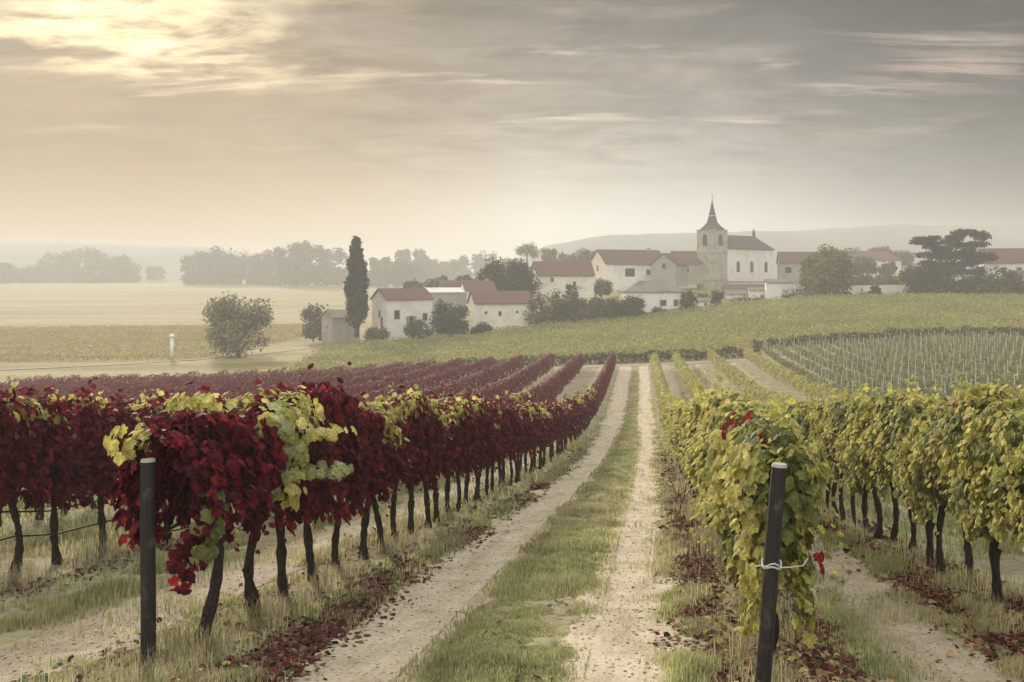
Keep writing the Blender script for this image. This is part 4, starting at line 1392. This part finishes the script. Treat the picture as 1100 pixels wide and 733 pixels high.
redrows = [(-3.92, 67.5, 120), (-7.85, 62.5, 120.5), (-11.4, 42.5, 121)]
redrows += [(x, edge_y(x), 121 + (abs(x) - 11) * 0.02) for x in ROWS_L[3:] if edge_y(x) < 112]
far_rows('distant_red_vines', 'mass of red vine rows receding across the left slope', redrows, [(0.16, 0.020, 0.026), (0.19, 0.03, 0.034), (0.13, 0.017, 0.022), (0.22, 0.05, 0.045)], 61, 110, 0.24, top=2.15, low=0.40, half=0.27)
far_rows('distant_yellow_vines', 'yellow-green vine rows running on behind the nearer right-hand vines', [(1.05, 54.5, 119), (3.65, 60.5, 119.5), (7.85, 46, 119.5), (12.1, 49.5, 119)] + [(15.6 + 3.4 * i, edge_y(15.6 + 3.4 * i), 62 - i * 0.4) for i in range(6)],
         OLV + LIME[:2], 62, 85, 0.22, half=0.36)

# hillside vineyard between the headland and the village: rows across the slope
def hillside(name, label, cols, seed, rows, per_m, size, h):
    rng = np.random.default_rng(seed)
    Ps, hs = [], []
    for (xa, ya, xb, yb, den) in rows:
        L = math.hypot(xb - xa, yb - ya)
        n = int(L * per_m * den)
        t = rng.random(n)
        x = xa + (xb - xa) * t
        y = ya + (yb - ya) * t + rng.normal(0, 0.28, n)
        hh = h * (0.75 + 0.5 * vnoise(x * 0.6, y * 0.6, seed))
        z = hh * rng.random(n) ** 0.6
        Ps.append(np.stack([x, y, Hn(x, y) + z], -1))
    P = np.concatenate(Ps)
    n = len(P)
    nrm = np.stack([rng.normal(0, 0.6, n), rng.normal(-0.6, 0.5, n), 0.8 + rng.normal(0, 0.3, n)], -1)
    tip = rng.normal(size=(n, 3)) + [0, 0, -0.6]
    c = pick(rng, n, cols, 0.25) * (0.7 + 0.6 * fbm(P[:, 0] * 0.16, P[:, 1] * 0.3, seed + 4, 4))[:, None]
    V, F, C = leaves(P, nrm, tip, size * (0.6 + 0.8 * rng.random(n)), c, KITE, KITE_F)
    return tag(link(name, np_mesh(name, V, F, [M_LEAF], C)), label, 'vines', kind='stuff')


rows = []
def top_y(x):                                   # upper edge of the hillside plot
    return float(np.interp(x, [-72, -40, -20, 0, 15, 40, 90], [186, 191, 199, 204, 208, 214, 216]))
for i in range(34):
    y = 130 + i * 2.5
    xs = np.linspace(-66, 92, 60)
    ok = [x for x in xs if y < top_y(x) and x > -50 - 0.2 * (y - 130) and not (x > 14 and y < 139)]
    if len(ok) > 1:
        segs = []
        for a, b in zip(ok[:-1], ok[1:]):
            if b - a < 4:
                rows.append((a, y, b, y, 1.0))
hillside('hillside_vines', 'olive-yellow vine rows covering the hillside below the village', [(0.33, 0.32, 0.105), (0.27, 0.275, 0.09), (0.41, 0.38, 0.13), (0.23, 0.24, 0.08)], 71, rows, 30, 0.30, 1.2)
rows = [(a, 128.2, a + 3, 128.4, 1.0) for a in np.arange(-34, 14, 3.0)] + [(a, 138.0, a + 3, 138.2, 1.0) for a in np.arange(14, 64, 3.0)]
hillside('shaded_vine_edge', 'front vine edge of the hillside vineyard with its shaded side coloured in dark', [(0.085, 0.095, 0.045), (0.11, 0.115, 0.055), (0.065, 0.075, 0.035)], 72, rows, 60, 0.36, 1.3)  # dark leaf colour stands for the shaded side of the plot's front row
rows = [(xa, y + 0.12 * (xa + 180), xa + 8, y + 0.12 * (xa + 188), 1.0) for y in np.arange(158, 262, 3.6) for xa in np.arange(-190, -82, 8)]
hillside('plain_vines', 'golden vines in hazy bands on the left plain', [(0.34, 0.28, 0.085), (0.29, 0.25, 0.08), (0.38, 0.32, 0.10)], 73, rows, 24, 0.26, 0.6)

# staked plot on the right
rows = [(x, ya, x, ya + 4, 1.0) for x in np.arange(15.2, 62, 2.0) for ya in np.arange(72, 134, 4.0) if x < 0.378 * (ya + 4) + 1]
hillside('staked_vines', 'grey-green young vines of the staked plot at right', [(0.16, 0.19, 0.08), (0.20, 0.22, 0.10), (0.25, 0.255, 0.12)], 74, rows, 40, 0.24, 0.85)
st = MB()
st.tube([(0, 0, -0.2), (0.01, 0.0, 0.8), (0, 0.01, 1.75)], [0.042, 0.040, 0.036], 7)
sto = st.build('vine_stake', M_STAKE)
stake_me = sto.data
bpy.data.objects.remove(sto)
cand = [(x, y) for y in np.arange(72.0, 134, 2.55) for x in np.arange(15.2, 62, 2.0) if x < 0.374 * y]
cand.sort(key=lambda p: p[1])
for (x, y) in cand[:298]:
    rr = random.Random(int(x * 100 + y * 7))
    x += rr.uniform(-.12, .12)
    o = link('vine_stake', stake_me)
    o.location = (x, y, H(x, y))
    o.rotation_euler = (rr.uniform(-.05, .05), rr.uniform(-.05, .05), rr.random() * 6)
    o.scale = (1, 1, rr.uniform(0.86, 1.08))
    tag(o, 'pale thin wooden stake among the young vines of the staked plot at right', 'stake', 'stakes of the young vineyard plot')

# ------------------------------------------------------------------ posts, wires, marker pole
def post(x, y, h, lean, label, tie=False):
    root = empty('end_post', (x, y, H(x, y)), 0, label=label, cat='post', group='row end posts')
    root.rotation_euler = (0, lean, 0)
    mb = MB().tube([(0, 0, -0.5), (0.004, 0, 0.4), (-0.004, 0, 1.1), (0, 0, h)], [0.058, 0.056, 0.055, 0.054], 14)
    mb.build('shaft', M_POST, root, False)
    c = MB().tube([(0, 0, h + 0.001), (0, 0, h + 0.022)], [0.057, 0.050], 14)
    c.build('cap', M_GREYW, root)
    if tie:
        ring = [(0.066 * math.cos(a), 0.066 * math.sin(a), 0.93 + 0.01 * math.sin(3 * a)) for a in [2 * math.pi * k / 18 for k in range(19)]]
        w = MB().tube(ring, 0.007, 6)
        w.tube([(p[0] * 1.03, p[1] * 1.03, p[2] + 0.018 + 0.008 * math.sin(i)) for i, p in enumerate(ring)], 0.006, 6)
        w.tube([(0.05, -0.05, 0.935), (0.13, 0.0, 0.93), (0.24, 0.12, 0.915), (0.30, 0.3, 0.92)], 0.005, 6)
        w.tube([(-0.03, -0.062, 0.93), (-0.09, -0.085, 0.95), (-0.12, -0.07, 0.935)], 0.005, 6)
        w.build('wire_tie', M_TIE, root)
    return root


post(-4.02, 7.95, 1.60, 0.0, 'upright dark post at the front end of the red row left of the track')
post(0.76, 6.92, 1.62, 0.078, 'leaning dark post with a pale wire tie in front of the yellow-green vines', True)


def wire(x0, ya, yb, z, label, r=0.012, sag=0.05):
    mb = MB()
    pts = []
    n = int((yb - ya) / 0.45)
    for i in range(n + 1):
        y = ya + (yb - ya) * i / n
        x = row_x(x0, y)
        pts.append((x, y, CZ - 2.1 + float(np.interp(y, [ya, yb], [H(x0, ya), H(x0, yb)])) * 0 + H(x0, y) + z - sag * math.sin(math.pi * ((i % 6) / 6.0))))
    mb.tube(pts, r, 5)
    return tag(mb.build('trellis_wire', M_WIRE, None, True), label, 'wire')


wire(-7.78, 9.4, 44, 0.46, 'lower dark wire strung along the trunks of the second red row')
wire(-7.90, 9.4, 44, 0.76, 'upper dark wire just below the leaves of the second red row')
wire(-3.95, 8.0, 44, 1.02, 'thin dark wire carrying the cordons of the red row left of the track', 0.006, 0.02)
wire(3.65, 6.0, 44, 0.92, 'thin dark wire under the leaves of the second row right of the track', 0.006, 0.02)

Yp = 172.0
mp_root = empty('marker_pole', (wx(185, Yp), Yp, H(wx(185, Yp), Yp)), 0, label='white marker pole with a small cap standing in the misty left plain', cat='pole')
hp = wz(362, Yp) - H(wx(185, Yp), Yp)
MB().tube([(0, 0, -0.4), (0, 0, hp)], [0.33, 0.30], 10).build('shaft', M_PIPE, mp_root, True)
MB().tube([(0, 0, hp + 0.005), (0, 0, hp + 0.25), (0, 0, hp + 0.42)], [0.50, 0.50, 0.25], 10).build('cap', M_PIPE, mp_root)

# ------------------------------------------------------------------ grass, weeds, fallen leaves, stones
def scatter_y(rng, n, ya, yb, p=2.0):
    """distances that thin out as 1/y^p"""
    u = rng.random(n)
    a, b = ya ** (1 - p), yb ** (1 - p)
    return (a + (b - a) * u) ** (1 / (1 - p))


def grass(name, label, n, strips, cols, hgt, seed, ya=5.5, yb=60.0, p=1.7, thr=0.42, ns=2.0, wid=0.005, lean=0.5, midx=None):
    rng = np.random.default_rng(seed)
    y = scatter_y(rng, n, ya, yb, p)
    w = np.array([s[2] for s in strips])
    k = rng.choice(len(strips), n, p=w / w.sum())
    c = np.array([s[0] for s in strips])[k]
    hw = np.array([s[1] for s in strips])[k]
    x = c + hw * np.clip(rng.normal(0, 0.5, n), -1.25, 1.25)
    m = fbm(x * ns, y * ns * 0.7, seed, 3)
    ok = m > thr
    x, y, m = x[ok], y[ok], m[ok]
    x = x + np.where(y > 45, -0.75 * (np.maximum(0, y - 45) / 75) ** 1.3, 0)
    n = len(x)
    far = np.clip(y / 10, 0.9, 4.5)
    h = hgt * (0.45 + 0.9 * rng.random(n)) * (0.5 + 1.3 * (m - thr) / (1 - thr) * 1.6) * np.minimum(far, 1.35)
    a = rng.random(n) * 2 * np.pi
    d = np.stack([np.cos(a), np.sin(a), 0 * a], -1)
    sdir = np.stack([-np.sin(a), np.cos(a), 0 * a], -1)
    b = np.stack([x, y, Hn(x, y) - 0.01], -1)
    ln = (lean * rng.random(n))[:, None]
    hw_ = (wid * (0.7 + 0.6 * rng.random(n)) * far)[:, None]
    hh = h[:, None]
    mid = b + d * hh * ln * 0.35 + np.array([0, 0, 1]) * hh * 0.6
    tip = b + d * hh * ln * 1.1 + np.array([0, 0, 1]) * hh * (1 - 0.3 * ln)
    V = np.stack([b - sdir * hw_, b + sdir * hw_, mid + sdir * hw_ * 0.75, mid - sdir * hw_ * 0.75, tip], 1)
    base = (np.arange(n) * 5)[:, None]
    q = np.concatenate([base + 0, base + 1, base + 2, base + 3], 1)
    t = np.concatenate([base + 3, base + 2, base + 4], 1)
    cc = pick(rng, n, cols, 0.25)
    dr = np.clip((fbm(x * 0.9, y * 0.45, seed + 31, 3) - 0.42) * 3.2, 0, 0.85)[:, None] * rng.random((n, 1)) ** 0.5
    cc = cc * (1 - dr) + pick(rng, n, DRY, 0.2) * dr
    col = np.repeat(cc * (0.75 + 0.5 * vnoise(x * 1.4, y * 1.0, seed + 9))[:, None], 5, 0)
    return tag(link(name, np_mesh(name, V.reshape(-1, 3), [q, t], [M_GRASS], col)), label, 'grass', kind='stuff')


GRS = [(0.36, 0.38, 0.165), (0.44, 0.44, 0.21), (0.29, 0.32, 0.13), (0.52, 0.49, 0.28)]
DRY = [(0.50, 0.43, 0.27), (0.42, 0.36, 0.22), (0.56, 0.48, 0.32), (0.33, 0.31, 0.18)]
grass('grass', 'green grass strip between the two wheel ruts of the track', 130000, [(-1.25, 0.58, 1.0)], GRS, 0.055, 81, thr=0.27, yb=118, p=1.55, ns=1.6)
grass('grass', 'patchy green grass beside the vine rows and along the dusty paths', 190000,
      [(0.30, 0.28, 0.4), (1.75, 0.30, 0.35), (3.05, 0.35, 0.9), (-4.5, 0.35, 0.6), (-6.3, 0.50, 1.2), (-3.2, 0.35, 0.4), (2.4, 0.5, 0.12), (-5.3, 0.6, 0.1)], GRS, 0.10, 82, thr=0.50, yb=90)
grass('grass', 'thin tufts of grass creeping over the edges of the wheel ruts', 80000, [(-1.72, 0.18, 1.0), (-3.08, 0.28, 0.8), (0.28, 0.30, 1.0), (-0.72, 0.18, 0.9), (-0.2, 0.5, 0.15)], GRS, 0.06, 85, thr=0.49, ns=2.6, yb=60)
grass('dry_grass', 'straw-coloured weeds standing under the vines', 46000,
      [(-3.85, 0.55, 1.0), (1.05, 0.5, 0.8), (3.75, 0.6, 0.9), (-7.6, 0.7, 0.9), (-9.6, 1.2, 0.6)], DRY + GRS[:3], 0.165, 83, thr=0.44, ns=1.6, wid=0.004, lean=0.9)
grass('grass', 'short alley grass between the farther vine rows', 90000, [(5.8, 1.5, 1.0), (10.0, 1.6, 0.8), (-9.6, 1.4, 1.0), (-13.2, 1.4, 1.0), (-16.8, 1.4, 0.8)], GRS, 0.12, 84, ya=14, yb=118, p=1.3, thr=0.34, wid=0.008)


def litter(name, label, n, strips, cols, size, seed, thr=0.5, yb=45.0, ns=1.3, ya=5.5):
    rng = np.random.default_rng(seed)
    y = scatter_y(rng, n, ya, yb, 1.8)
    w = np.array([s[2] for s in strips])
    k = rng.choice(len(strips), n, p=w / w.sum())
    x = np.array([s[0] for s in strips])[k] + np.array([s[1] for s in strips])[k] * rng.normal(0, 0.55, n)
    ok = fbm(x * ns, y * ns * 0.6, seed, 3) > thr - 0.30 * rng.random(n) ** 2.5
    x, y = x[ok], y[ok]
    n = len(x)
    P = np.stack([x, y, Hn(x, y) + 0.012 + 0.045 * rng.random(n) ** 2], -1)
    nrm = np.stack([rng.normal(0, 0.45, n), rng.normal(0, 0.45, n), np.ones(n)], -1)
    tip = np.stack([rng.normal(size=n), rng.normal(size=n), 0 * x], -1)
    V, F, C = leaves(P, nrm, tip, size * (0.55 + 0.7 * rng.random(n)) * np.clip(y / 12, 1, 2.0), pick(rng, n, cols, 0.3), LEAF5, LEAF5_F)
    return tag(link(name, np_mesh(name, V, F, [M_LITTER], C)), label, 'leaves', kind='stuff')


litter('fallen_leaves', 'fallen dark red leaves lying in patches along the vine rows', 36000,
       [(-3.12, 0.34, 1.8), (0.62, 0.32, 1.8), (1.35, 0.40, 1.6), (3.15, 0.32, 1.3), (-4.35, 0.4, 0.6), (-7.3, 0.4, 0.5), (3.8, 0.4, 0.7)],
       [(0.085, 0.020, 0.020), (0.12, 0.03, 0.028), (0.07, 0.028, 0.02), (0.15, 0.055, 0.04), (0.16, 0.10, 0.06)], 0.06, 91, thr=0.50)
litter('fallen_leaves', 'fallen yellow and brown leaves scattered under the yellow-green vines', 5000,
       [(0.75, 0.4, 1.0), (1.35, 0.4, 1.0), (3.3, 0.5, 0.7), (-3.4, 0.5, 0.5)], [(0.42, 0.36, 0.12), (0.30, 0.22, 0.10), (0.20, 0.13, 0.08), (0.36, 0.22, 0.10)], 0.065, 92, thr=0.50)

litter('weeds', 'low broad-leaved green weeds in clumps along the verges of the track', 6000,
       [(0.5, 0.5, 1.0), (-3.3, 0.4, 1.0), (1.6, 0.4, 0.8), (3.2, 0.5, 0.8), (-4.5, 0.4, 0.8), (-1.25, 0.4, 0.7)], [(0.10, 0.13, 0.05), (0.14, 0.165, 0.065), (0.08, 0.10, 0.045)], 0.055, 93, thr=0.60, ns=2.2)
rng = np.random.default_rng(95)
n = 9000
y = scatter_y(rng, n, 5.5, 40, 1.9)
x = np.choose(rng.integers(0, 4, n), [-2.28, -0.2, 2.35, -5.15]) + rng.normal(0, 0.36, n)
s = 0.006 + 0.014 * rng.random(n) ** 3 + 0.0004 * y
oct_ = np.array([(1, 0, 0), (0.1, 1, 0.1), (-1, 0.1, 0), (0, -1, 0), (0.1, 0, 0.7), (0, 0, -0.6)])
jit = 1 + 0.35 * (rng.random((n, 6, 1)) - 0.5)
ang = rng.random(n) * 6.28
rot = np.stack([np.stack([np.cos(ang), -np.sin(ang), 0 * ang], -1), np.stack([np.sin(ang), np.cos(ang), 0 * ang], -1), np.stack([0 * ang, 0 * ang, 1 + 0 * ang], -1)], 1)
V = np.einsum('nij,nkj->nki', rot, oct_[None] * jit * np.array([1, 0.75, 0.7])) * s[:, None, None] + np.stack([x, y, Hn(x, y) + 0.012 + s * 0.2], -1)[:, None, :]
of = np.array([(0, 1, 4), (1, 2, 4), (2, 3, 4), (3, 0, 4), (1, 0, 5), (2, 1, 5), (3, 2, 5), (0, 3, 5)])
F = (of[None] + (np.arange(n) * 6)[:, None, None]).reshape(-1, 3)
colr = np.repeat(pick(rng, n, [(0.50, 0.45, 0.35), (0.40, 0.35, 0.26), (0.60, 0.55, 0.45), (0.28, 0.24, 0.19)], 0.2), 6, 0)
tag(link('gravel', np_mesh('gravel', V.reshape(-1, 3), F, [M_LITTER], colr)), 'loose pale stones lying on the wheel ruts', 'gravel', kind='stuff')
